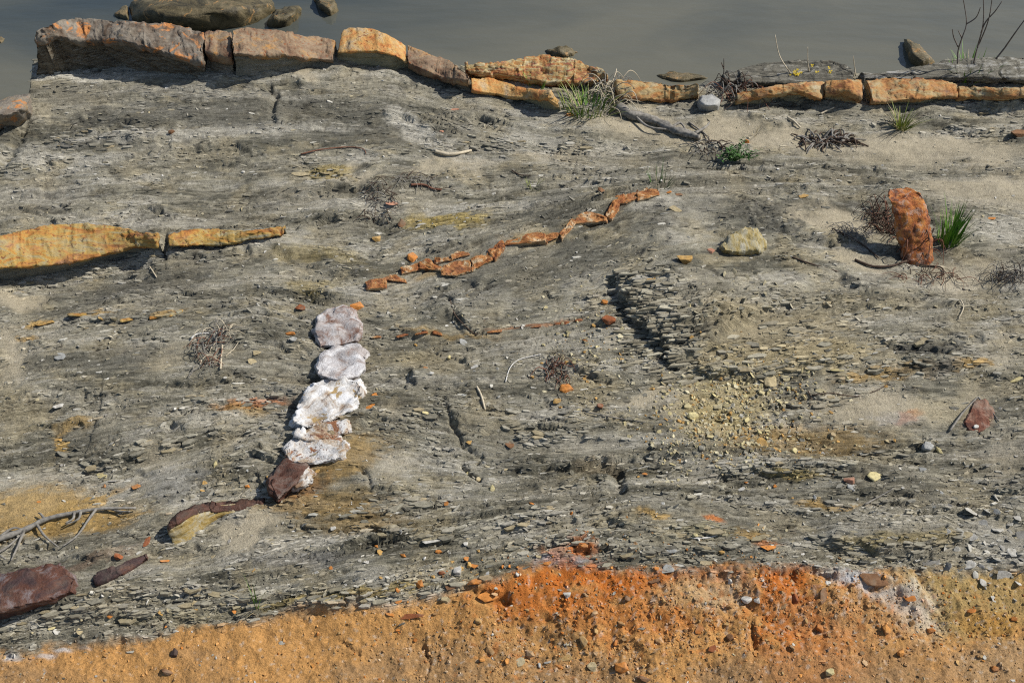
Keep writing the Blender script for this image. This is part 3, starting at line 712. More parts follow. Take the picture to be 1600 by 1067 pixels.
def hullrock(name, outline, h, mat, z=None, cuts=4, amp=.008, f=14, top=.62, smooth=True, parent=None, lay=0, bury=.03, tiltz=0.0, shift=0.0, sm=2, grow=1.0):
    """angular boulder whose outline, seen from the camera, is the traced one"""
    SEED[0] += 7; sd = SEED[0]; rr = random.Random(sd)
    P = np.array(outline, float); c = P.mean(0); P = c + (P-c)*grow
    gz = hit(c[0], P[:,1].max()-2).z if z is None else z
    pts = []
    for (u, v) in P:
        x, y = unproject(u, v, gz + h*.35); pts.append((x, y, gz + h*.35 + rr.uniform(-.1, .1)*h))
        pts.append((x, y + .02, gz - bury))
    for (u, v) in c + (P-c)*top:
        x, y = unproject(u, v, gz + h*.9); pts.append((x + rr.uniform(-.1, .1)*h, y + shift, gz + h*rr.uniform(.82, 1.0) + tiltz*(y)))
    bm = bmesh.new(); vs = [bm.verts.new(p) for p in pts]
    r = bmesh.ops.convex_hull(bm, input=vs)
    bmesh.ops.delete(bm, geom=list({e for e in r['geom_interior']+r['geom_unused'] if isinstance(e, bmesh.types.BMVert)}), context='VERTS')
    bmesh.ops.subdivide_edges(bm, edges=bm.edges[:], cuts=cuts, use_grid_fill=True)
    for _ in range(sm): bmesh.ops.smooth_vert(bm, verts=bm.verts[:], factor=.35, use_axis_x=True, use_axis_y=True, use_axis_z=True)
    bm.verts.ensure_lookup_table(); bm.verts.index_update()
    V = np.array([v.co for v in bm.verts]); F = [tuple(v.index for v in fc.verts) for fc in bm.faces]; bm.free()
    V = roughen(V, F, amp, f, sd, lay)
    return finish(name, V, F, mat, parent, smooth)

# ------------------------------------------------------------------ rock materials
OR_ = rock_mat('orange_sandstone', [(.30,.10,.03), (.50,.20,.055), (.50,.30,.10), (.46,.34,.20)], 7, (1,1,1), speck=(.22,.06,.02), dusta=.25)
OY_ = rock_mat('yellow_sandstone', [(.26,.10,.03), (.42,.19,.045), (.40,.26,.07), (.36,.28,.13), (.30,.28,.2)], 6, (.6,2.2,3), speck=(.20,.08,.03), dusta=.35)
GB_ = rock_mat('grey_brown_caprock', [(.085,.055,.035), (.155,.125,.095), (.215,.19,.155), (.29,.20,.11)], 5, (1,1,1), spots=((.42,.18,.06), .25), dusta=.3)
PK_ = rock_mat('pinkish_caprock', [(.085,.036,.022), (.19,.115,.068), (.265,.19,.12), (.38,.20,.065)], 5, (1,1,1), speck=(.22,.08,.03), dusta=.25)
FACE = rock_mat('brown_shale_face', [(.09,.065,.04), (.19,.15,.10), (.26,.23,.17), (.36,.33,.28)], 8, (1,1,9), (0,.35,0), bstr=1, dusta=.15)
FACEG = rock_mat('grey_shale_face', [(.12,.11,.08), (.22,.205,.155), (.27,.25,.19), (.33,.31,.26)], 7, (1,1,7), (0,.1,0), bstr=.9, dusta=.2)
FACET = rock_mat('tan_shale_face', [(.16,.13,.07), (.26,.225,.13), (.31,.275,.17), (.28,.25,.18)], 6, (1,1,4), (0,-.15,0), bstr=.6, dusta=.2)
WSH_ = rock_mat('weathered_shale', [(.05,.048,.038), (.13,.12,.092), (.24,.225,.18), (.44,.43,.40)], 5, (.5,3,12), (0,.08,0), bstr=1.0, dusta=.15)
STR_ = rock_mat('banded_rust_rock', [(.20,.07,.035), (.40,.17,.05), (.44,.33,.14), (.50,.44,.30)], 6, (.8,2,7), (0,.25,0), spots=((.30,.10,.05), .3), dusta=.2)
MOS_ = rock_mat('wet_olive_rock', [(.04,.033,.018), (.10,.08,.04), (.15,.12,.065), (.22,.155,.08)], 6, (1,1,1), rough=.5, spots=((.33,.19,.07), .1), dusta=0)
VEIN = rock_mat('rust_vein', [(.11,.04,.018), (.27,.095,.03), (.40,.19,.06), (.54,.44,.29)], 13, (1,1,1), speck=(.20,.06,.02), dusta=.2)
VEF_ = rock_mat('cream_vein_face', [(.26,.12,.05), (.42,.30,.17), (.50,.42,.29)], 14, dusta=.25)
WR_ = rock_mat('rust_stained_white', [(.14,.055,.03), (.40,.30,.2), (.55,.53,.50), (.62,.61,.60)], 9, (1,1,1), speck=(.11,.045,.03), dusta=.15, spots=((.26,.11,.05), .2), bstr=.7)
WH_ = rock_mat('white_crust', [(.24,.15,.09), (.52,.49,.45), (.64,.64,.64), (.72,.72,.73)], 8, (1,1,1), speck=None, dusta=.10, spots=((.36,.25,.11), .18), bstr=.5)
WG_ = rock_mat('lilac_grey_crust', [(.20,.11,.08), (.38,.34,.32), (.49,.47,.465), (.66,.65,.65)], 9, (1,1,1), speck=None, dusta=.1, bstr=.6)
DK_ = rock_mat('dark_red_brown', [(.025,.014,.011), (.058,.029,.021), (.095,.038,.023), (.15,.11,.09)], 7, (1,1,1), dusta=.12, rough=.6)
PU_ = rock_mat('purple_rust', [(.028,.017,.016), (.060,.034,.032), (.105,.042,.025), (.19,.16,.16)], 7, (1,1,1), dusta=.18, rough=.7)
OC_ = rock_mat('ochre_layered', [(.14,.09,.03), (.30,.21,.06), (.36,.31,.20), (.42,.40,.36)], 6, (1,1.5,4), (.3,.2,0), dusta=.25)
YB_ = rock_mat('yellow_grey_boulder', [(.20,.15,.05), (.36,.28,.11), (.38,.34,.22), (.42,.39,.3)], 7, (5,1,1), (0,0,.6), dusta=.4)
ST_ = rock_mat('orange_stump_rock', [(.10,.035,.02), (.36,.11,.028), (.48,.20,.05), (.44,.29,.18)], 12, (1,1,.7), speck=(.12,.045,.025), dusta=.15, spots=((.38,.23,.16), .3))
GS_ = rock_mat('plain_grey_stone', [(.27,.27,.255), (.36,.36,.34), (.42,.42,.40)], 8, dusta=.2)
RS_ = rock_mat('red_slab_rock', [(.07,.025,.018), (.16,.06,.035), (.24,.13,.09), (.34,.31,.28)], 9, dusta=.5)

OT_ = rock_mat('tan_orange_sandstone', [(.20,.075,.03), (.40,.19,.06), (.38,.27,.12), (.42,.35,.22)], 6, (.7,1.5,3), (0,.1,0), speck=(.2,.08,.03), dusta=.4)
# ------------------------------------------------------------------ the sandstone ledge along the river
def T_(o, label, cat, group=None): return tag(o, label, cat, group)
G1 = 'blocks of the sandstone ledge above the river'
T_(ledge('ledge_block', [(53,58),(95,31),(130,28),(200,33),(270,38),(318,50)], [(52,64),(85,56),(130,63),(180,64),(250,78),(300,94),(316,96)], [(50,124),(95,112),(150,109),(200,114),(260,119),(312,125)], .05, .03, GB_, FACE, tc=.05, lay=.022, dip=.45, amp=.014),
   'largest ledge block, grey brown top over a dark flaky face, at the left corner', 'rock', G1)
T_(ledge('ledge_block', [(320,51),(340,46),(361,49)], [(320,82),(340,88),(361,89)], [(312,116),(335,120),(363,126)], .03, .0, PK_, FACE, tc=.06, amp=.010, dip=.3),
   'narrowest pinkish ledge block wedged between two open cracks', 'rock', G1)
T_(ledge('ledge_block', [(363,47),(380,42),(430,46),(480,55),(524,63)], [(363,84),(400,87),(440,85),(480,89),(520,93)], [(365,127),(400,127),(440,118),(480,106),(517,101)], .03, .02, PK_, FACEG, tc=.035, amp=.010),
   'long pink and rust brown ledge block with a grey shale hollow under it', 'rock', G1)
T_(ledge('ledge_block', [(535,51),(545,45),(580,47),(605,54),(633,70)], [(527,83),(560,80),(590,80),(620,88),(636,98)], [(522,98),(555,105),(590,108),(620,112),(640,113)], .03, .0, OR_, FACET, tc=.02, amp=.007),
   'bright orange ledge block with a squared left end and tan underside', 'rock', G1)
T_(ledge('ledge_block', [(637,70),(665,82),(690,90),(715,103),(734,116)], [(637,98),(660,109),(690,120),(715,124),(733,128)], [(637,113),(660,121),(690,131),(715,143),(733,148)], .02, .02, PK_, FACE, tc=.05, amp=.008),
   'tapering purplish ledge slab sloping down to the right of the bright orange block', 'rock', G1)
T_(ledge('ledge_block', [(736,122),(770,124),(800,133),(835,140),(860,141),(874,156)], [(737,141),(765,147),(800,151),(835,153),(856,154),(872,164)], [(736,151),(765,152),(800,157),(840,169),(866,179),(884,179)], .02, .01, OR_, FACET, tc=.03, amp=.007),
   'low orange ledge slab ending in a broken tan corner beside the grass', 'rock', G1)
T_(ledge('ledge_block', [(726,104),(770,98),(820,91),(850,88),(900,95),(940,108),(951,118)], [(730,113),(780,115),(820,122),(860,127),(900,126),(951,130)], [(735,126),(780,128),(820,131),(860,135),(900,138),(951,140)], .04, .02, STR_, STR_, tc=.05, amp=.018, f=7, lay=.012),
   'rusty banded boulder behind the low orange slab at the water edge', 'rock', G1)
T_(ledge('ledge_block', [(962,126),(1000,127),(1040,130),(1092,137)], [(964,150),(1000,154),(1050,157),(1092,150)], [(964,160),(1000,163),(1050,165),(1092,160)], .06, .0, OT_, OT_, tc=.03, amp=.012),
   'half buried tan and rust ledge block left of the oval grey stone', 'rock', G1)
T_(ledge('ledge_block', [(1150,144),(1200,135),(1250,129),(1288,127)], [(1152,158),(1200,148),(1250,144),(1286,156)], [(1155,167),(1200,166),(1250,165),(1287,165)], .03, .02, OT_, FACET, tc=.035, amp=.009),
   'orange ledge block with a shadowed arch beneath, below the yellow flowers', 'rock', G1)
T_(ledge('ledge_block', [(1290,127),(1320,124),(1346,124)], [(1290,147),(1320,142),(1348,152)], [(1290,165),(1320,166),(1350,168)], .03, .0, OT_, OT_, tc=.04, amp=.009),
   'short orange ledge block directly left of the root filled crack', 'rock', G1)
T_(ledge('ledge_block', [(1353,124),(1400,122),(1430,120),(1470,125),(1496,129)], [(1364,158),(1400,156),(1440,153),(1475,148),(1497,151)], [(1366,165),(1400,165),(1440,166),(1475,161),(1497,160)], .03, .02, OT_, FACET, tc=.03, amp=.011),
   'broad ochre and dark red ledge block right of the root filled crack', 'rock', G1)
T_(ledge('ledge_block', [(1498,134),(1540,138),(1570,138),(1660,130)], [(1498,152),(1540,149),(1570,151),(1660,150)], [(1498,160),(1540,157),(1570,161),(1660,164)], .03, .02, OT_, FACET, tc=.035, amp=.01),
   'thin orange ledge block running out of the frame on the right', 'rock', G1)
T_(ledge('weathered_slab', [(1128,116),(1160,104),(1210,96),(1260,95),(1310,98),(1334,110)], [(1132,126),(1200,128),(1260,130),(1332,126)], [(1134,134),(1200,136),(1260,137),(1332,134)], .02, .02, WSH_, WSH_, tc=.04, amp=.012, f=4, lay=.02),
   'dark weathered shale slab behind the yellow flowers at the water', 'rock', 'weathered slabs behind the ledge')
T_(ledge('weathered_slab', [(1346,117),(1420,108),(1480,93),(1540,90),(1660,88)], [(1350,122),(1420,122),(1480,121),(1540,120),(1660,126)], [(1350,128),(1420,129),(1480,130),(1540,130),(1660,136)], .02, .02, WSH_, WSH_, tc=.05, amp=.013, f=4, lay=.02),
   'grey splintered shale slab under the tall dry stems', 'rock', 'weathered slabs behind the ledge')
T_(hullrock('shore_rock', [(-30,170),(0,162),(25,150),(46,142),(48,165),(20,180),(-20,190)], .16, GB_, amp=.015), 'grey rock with rusty end at the left corner of the shore', 'rock')
# rocks standing in the river
G2 = 'rocks in the river'
for out, h, lab in (([(199,3),(215,-10),(300,-14),(425,-12),(430,8),(400,26),(300,36),(235,32),(204,24)], .16, 'broad olive boulder in the river behind the ledge'),
                    ([(176,22),(190,10),(200,8),(203,29),(186,26)], .05, 'small dark rock tip against the left end of the olive boulder'),
                    ([(416,36),(430,14),(448,8),(470,9),(468,20),(444,36)], .09, 'wedge shaped olive rock right of the broad river boulder'),
                    ([(488,-4),(505,-8),(524,-2),(530,14),(514,20),(496,8)], .08, 'jagged dark rock at the top edge of the picture'),
                    ([(850,79),(868,72),(885,74),(907,81),(890,87),(862,86)], .05, 'low mossy rock alone in the water behind the rusty boulder'),
                    ([(1412,60),(1420,58),(1440,74),(1464,96),(1448,101),(1425,88)], .10, 'triangular grey brown rock pointing out into the water'),
                    ([(-14,60),(0,57),(10,61),(4,66),(-12,66)], .03, 'tiny pale rock in the water at the left edge'),
                    ([(1025,118),(1050,112),(1100,114),(1112,122),(1080,128),(1040,126)], .035, 'barely emerging brown rock at the shore left of the weathered slab')):
    T_(hullrock('river_rock', out, h, MOS_, z=WZ-.01, amp=.012, f=9, bury=.2), lab, 'rock', G2)

# ------------------------------------------------------------------ beds that crop out lower down
T_(ledge('ochre_ledge', [(-60,380),(0,370),(50,357),(90,350),(130,349),(170,353),(210,359),(244,367)], [(-60,420),(0,416),(50,416),(90,412),(130,406),(165,396),(205,386),(245,384)], [(-60,446),(0,442),(60,440),(100,431),(140,420),(200,402),(246,394)], .05, .03, OY_, FACEG, tc=.025, amp=.008, f=9, taper=1.0),
   'thick yellow ochre ledge at the left edge with a dark hollow below', 'rock', 'yellow ledges on the left')
T_(ledge('ochre_ledge', [(262,366),(300,360),(350,358),(400,360),(442,364)], [(264,384),(300,384),(350,382),(400,374),(442,367)], [(264,396),(300,391),(350,387),(400,379),(442,370)], .03, .01, OY_, FACEG, tc=.02, amp=.007, f=9),
   'thin yellow ochre ledge tapering out right of the thick one', 'rock', 'yellow ledges on the left')
vein = empty('rust_vein', tuple(hit(800, 385)))
T_(vein, 'stepped vein of broken orange stone pieces climbing across the middle', 'stone vein')
for bk, lp in (([(572,440),(585,434),(602,434)], [(574,452),(590,452),(604,449)]), ([(602,432),(615,428),(634,434)], [(604,438),(618,438),(636,441)]),
               ([(626,416),(640,413),(654,411)], [(628,428),(640,425),(655,421)]), ([(655,409),(670,406),(689,416)], [(656,420),(672,419),(689,425)]),
               ([(690,422),(702,412),(720,407),(734,406)], [(690,429),(712,430),(725,425),(735,423)]), ([(736,407),(750,400),(765,393)], [(737,422),(752,415),(768,406)]),
               ([(766,392),(778,380),(785,371)], [(775,405),(785,396),(791,383)]), ([(782,370),(800,366),(835,365),(850,364)], [(789,383),(803,381),(835,377),(851,376)]), ([(852,364),(862,363),(871,365)], [(852,376),(862,375),(872,374)]),
               ([(873,364),(882,352),(891,342)], [(881,373),(891,363),(902,350)]), ([(890,342),(905,334),(925,330),(945,340)], [(900,351),(912,346),(930,343),(947,345)]),
               ([(949,338),(957,322),(961,310)], [(956,343),(966,331),(971,316)]), ([(962,308),(978,303),(994,300)], [(970,317),(982,315),(995,312)]), ([(996,300),(1008,296),(1024,296)], [(996,312),(1008,307),(1029,305)]),
               ([(680,404),(692,402),(702,400)], [(682,409),(694,408),(704,406)]), ([(704,398),(715,394),(730,394)], [(706,404),(716,400),(731,398)])):
    rv_ = random.Random(int(bk[0][0]*7)); ext = lambda L_: [(L_[0][0]*1.12-L_[1][0]*.12, L_[0][1]*1.12-L_[1][1]*.12)] + L_[1:-1] + [(L_[-1][0]*1.12-L_[-2][0]*.12, L_[-1][1]*1.12-L_[-2][1]*.12)]; bk = ext(bk); lp = ext(lp)
    out = [(u+rv_.uniform(-1.5, 1.5), v+rv_.uniform(-2, 1.5)) for u, v in bk] + [(u+rv_.uniform(-1.5, 1.5), v+rv_.uniform(-2.5, 2)) for u, v in lp[::-1]]
    o = hullrock('stone', out, rv_.uniform(.012, .026), VEIN, cuts=6, amp=.008, f=13, top=.95, smooth=False, parent=vein, bury=.04)
    o.data.materials.append(VEF_)
    for pl in o.data.polygons:
        if pl.normal.z < .25 and pl.normal.y < -.3: pl.material_index = 1
thin = empty('thin_rust_vein', tuple(hit(760, 512)))
T_(thin, 'thin rusty line of flat pieces below the stepped vein', 'stone vein')
for a, b_, v0, v1 in ((578,596,528,526),(618,640,527,522),(648,668,522,519),(676,690,520,523),(760,784,520,517),(826,846,513,509),(866,892,507,506),(899,912,502,501)):
    n = 5; bk = [(a+(b_-a)*k/n, v0+(v1-v0)*k/n-2.0) for k in range(n+1)]; rv_ = random.Random(a); out = [(u, v+rv_.uniform(-1, 1)) for u, v in bk] + [(u, v+rv_.uniform(1.5, 2.6+1)) for u, v in bk[::-1]]
    hullrock('stone', out, .008, VEIN, cuts=3, amp=.004, f=14, top=.9, smooth=False, parent=thin, bury=.02)
lowv = empty('thin_ochre_vein', tuple(hit(160, 498)))
T_(lowv, 'short broken ochre vein on the left below the yellow ledge', 'stone vein')
for a, b_, v0, v1 in ((53,84,509,502),(104,150,491,493),(152,160,495,498),(187,207,501,499),(233,252,497,494),(262,285,493,487)):
    n = 4; bk = [(a+(b_-a)*k/n, v0+(v1-v0)*k/n-2.5) for k in range(n+1)]; rv_ = random.Random(a); out = [(u, v+rv_.uniform(-1, 1)) for u, v in bk] + [(u, v+rv_.uniform(1.5, 4.5+1)) for u, v in bk[::-1]]
    hullrock('stone', out, .010, OY_, cuts=3, amp=.004, f=14, top=.9, smooth=False, parent=lowv, bury=.02)
# the pale concretions
G3 = 'pale concretions standing in a row'
T_(hullrock('concretion', [(490,515),(493,496),(510,484),(535,480),(555,486),(565,505),(567,520),(558,533),(530,541),(498,543)], .042, WG_, cuts=10, amp=.013, f=7, top=.93, sm=1, grow=1.0), 'topmost pale concretion, lilac grey with a brown right rim', 'rock', G3)
T_(hullrock('concretion', [(490,572),(498,552),(530,540),(560,536),(576,548),(571,575),(560,590),(520,595),(495,587)], .042, WG_, cuts=10, amp=.013, f=7, top=.93, sm=1, grow=1.0), 'second pale concretion from the top, broken grey face with a white edge', 'rock', G3)
T_(hullrock('concretion', [(456,662),(462,632),(480,606),(495,596),(530,593),(563,592),(567,610),(552,642),(520,657),(480,670)], .046, WH_, cuts=11, amp=.019, f=8, top=.93, sm=1, grow=1.0), 'largest and whitest concretion, chalky and furrowed', 'rock', G3)
T_(hullrock('concretion', [(455,676),(463,664),(478,664),(482,678),(470,687),(458,685)], .05, WH_, cuts=4, amp=.008, top=.7), 'small white knob at the lower left of the whitest concretion', 'rock', G3)
T_(hullrock('concretion', [(441,704),(452,688),(490,675),(530,675),(548,700),(535,716),(490,727),(450,724)], .028, WR_, cuts=10, amp=.017, f=8, top=.92, sm=1, grow=1.0), 'white and rust mottled concretion above the dark brown one', 'rock', G3)
T_(hullrock('concretion', [(468,672),(500,664),(545,652),(549,672),(520,686),(478,690),(462,684)], .024, WR_, cuts=7, amp=.014, f=9, top=.9, sm=1, grow=1.0), 'low stained piece between the whitest and the mottled concretion', 'rock', G3)
T_(hullrock('concretion', [(419,748),(440,713),(468,711),(484,728),(468,752),(448,764),(433,784),(424,772)], .035, DK_, cuts=8, amp=.014, f=8, top=.85, sm=1, grow=1.04), 'dark reddish brown pointed concretion at the bottom of the row', 'rock', G3)
T_(hullrock('concretion', [(452,764),(464,742),(486,728),(497,738),(482,760),(460,769)], .05, WH_, cuts=6, amp=.01, top=.7), 'white crust piece against the right of the dark brown concretion', 'rock', G3)
# slabs bottom left
T_(ledge('brown_slab', [(258,828),(275,809),(300,797),(330,790),(370,790),(410,788)], [(262,833),(279,817),(304,805),(335,799),(372,796),(411,792)], [(286,866),(300,853),(322,834),(346,814),(382,802),(412,796)], .010, -.03, DK_, OC_, tc=.012, amp=.008, capname='crust', facename='ochre_core', inset=0.0, taper=.95),
   'leaning slab with dark brown crust and ochre core beside the pale sand', 'rock')
T_(ledge('brown_slab', [(144,899),(170,888),(200,875),(228,865)], [(149,911),(175,901),(205,887),(231,872)], [(150,915),(176,905),(206,891),(232,876)], .002, 0, PU_, None, tc=.04, amp=.007, f=5, taper=.9, crown=.002), 'narrow rust brown slab right of the big purple boulder', 'rock')
T_(hullrock('purple_boulder', [(-60,965),(-60,915),(20,892),(70,879),(105,885),(127,901),(122,925),(90,938),(40,948),(0,956)], .085, PU_, cuts=10, amp=.012, f=8, top=.88), 'big purple and rust boulder at the lower left edge', 'rock')
# the upright orange rock, yellowish boulder, red slab
def upright(name, stations, depth, mat, lean):
    SEED[0] += 7
    b = hit(stations[0][0]*.5+stations[0][1]*.5, stations[0][2]); rings = []
    P = np.array(stations, float); M = 60
    t = np.linspace(0, 1, M); st = np.stack([np.interp(t, np.linspace(0, 1, len(P)), P[:,k]) for k in range(3)], -1)
    for i, (ul, ur, v) in enumerate(st):
        y = b.y + lean*t[i]; pl = at_y(ul, v, y); pr = at_y(ur, v, y); c = (pl+pr)/2; w = np.linalg.norm(pr-pl)/2
        sc_ = 1 - .45*(max(0, t[i]-.8)/.2)**2
        r = []
        for a in np.linspace(0, 2*math.pi, 56, endpoint=False):
            ca, sa = math.cos(a), math.sin(a)
            q = abs(ca)**3 + abs(sa)**3; q = q**(-1/3)
            r.append(c + np.array([w*ca*q*sc_, depth*sa*q*sc_ + depth*.6, 0]))
        rings.append(np.array(r))
    rings[0] = rings[0] - np.array([0, 0, .06])
    V, F = loft(rings); V = roughen(V, F, .010, 9, SEED[0])
    return finish(name, V, F, mat)
T_(upright('standing_rock', [(1412,1461,412),(1406,1458,385),(1402,1454,355),(1396,1450,330),(1391,1444,314),(1396,1436,307)], .05, ST_, .22), 'upright bright orange rock wrapped in dark roots beside the green tuft', 'rock')
T_(hullrock('layered_boulder', [(1124,386),(1140,366),(1165,355),(1185,358),(1199,380),(1190,393),(1150,397),(1128,393)], .035, YB_, cuts=8, amp=.010, top=.8, lay=.005, bury=.06), 'yellow grey ribbed boulder half buried above the notched shale block', 'rock')
T_(hullrock('red_slab', [(1505,660),(1522,628),(1540,622),(1556,640),(1548,668),(1530,678),(1512,672)], .010, RS_, cuts=6, amp=.006, top=.9, bury=.02), 'flat dark red slab half buried near the right edge', 'rock')
T_(hullrock('oval_stone', [(1090,158),(1096,150),(1112,148),(1126,157),(1124,166),(1108,169),(1094,166)], .07, GS_, cuts=5, amp=.004, f=6, top=.7), 'smooth oval light grey stone lying by the root bundle', 'stone')
T_(hullrock('grey_stone', [(1440,694),(1446,688),(1455,689),(1460,697),(1454,704),(1443,702)], .03, GS_, cuts=4, amp=.004, top=.8), 'smooth bluish grey stone alone near the red slab', 'stone')
# ------------------------------------------------------------------ loose stones one can count
def stone_mesh(seed, flat, npt=14):
    rr = random.Random(seed); bm = bmesh.new()
    for _ in range(npt):
        a = rr.uniform(0, 6.283); r = rr.uniform(.32, .52); z = rr.uniform(-.5, .5)
        k = math.sqrt(max(.1, 1-(z*1.5)**2)) if flat > .5 else 1.0
        bm.verts.new((math.cos(a)*r*k, math.sin(a)*r*k, z*flat))
    r = bmesh.ops.convex_hull(bm, input=bm.verts[:])
    bmesh.ops.delete(bm, geom=list({e for e in r['geom_interior']+r['geom_unused'] if isinstance(e, bmesh.types.BMVert)}), context='VERTS')
    bmesh.ops.bevel(bm, geom=bm.edges[:], offset=.035, segments=1, affect='EDGES', clamp_overlap=True)
    me = bpy.data.meshes.new('stone'); bm.to_mesh(me); bm.free(); me.materials.append(chip_mat()); return me
CHUNK = [stone_mesh(300+i, .7) for i in range(8)]; FLAKE = [stone_mesh(400+i, .22, 12) for i in range(8)]
rs = random.Random(5)
def stone(name, u, v, w, h, col, label, cat, group=None, flat=False, rot=None, tilt=.25, lift=.25):
    p = hit(u, v + h*.3); k = px_m(v); sx = w/k*1.05
    me = rs.choice(FLAKE if flat else CHUNK)
    o = bpy.data.objects.new(name, me); COL.objects.link(o)
    sy = h/k*(1.25 if flat else .95); sz = min(sx, sy)*(.9 if flat else 1.0)
    o.scale = (sx, sy, sz); o.rotation_euler = (rs.uniform(-tilt, tilt) + (.25 if flat else 0), rs.uniform(-tilt, tilt), rs.uniform(-.35, .35) + (math.pi if rs.random() < .5 else 0) if rot is None else rot)
    o.location = (p.x, p.y, p.z + sz*(.10 if flat else .35)*lift*2)
    j = rs.uniform(.85, 1.15); o.color = (col[0]*j, col[1]*j, col[2]*j, 1)
    return tag(o, label, cat, group)
cO, cR, cP, cY, cW, cG, cB, cD, cC, cT = (.48,.19,.045), (.27,.09,.035), (.44,.22,.14), (.50,.43,.22), (.52,.50,.45), (.31,.31,.29), (.19,.10,.05), (.075,.05,.04), (.44,.27,.09), (.38,.31,.18)
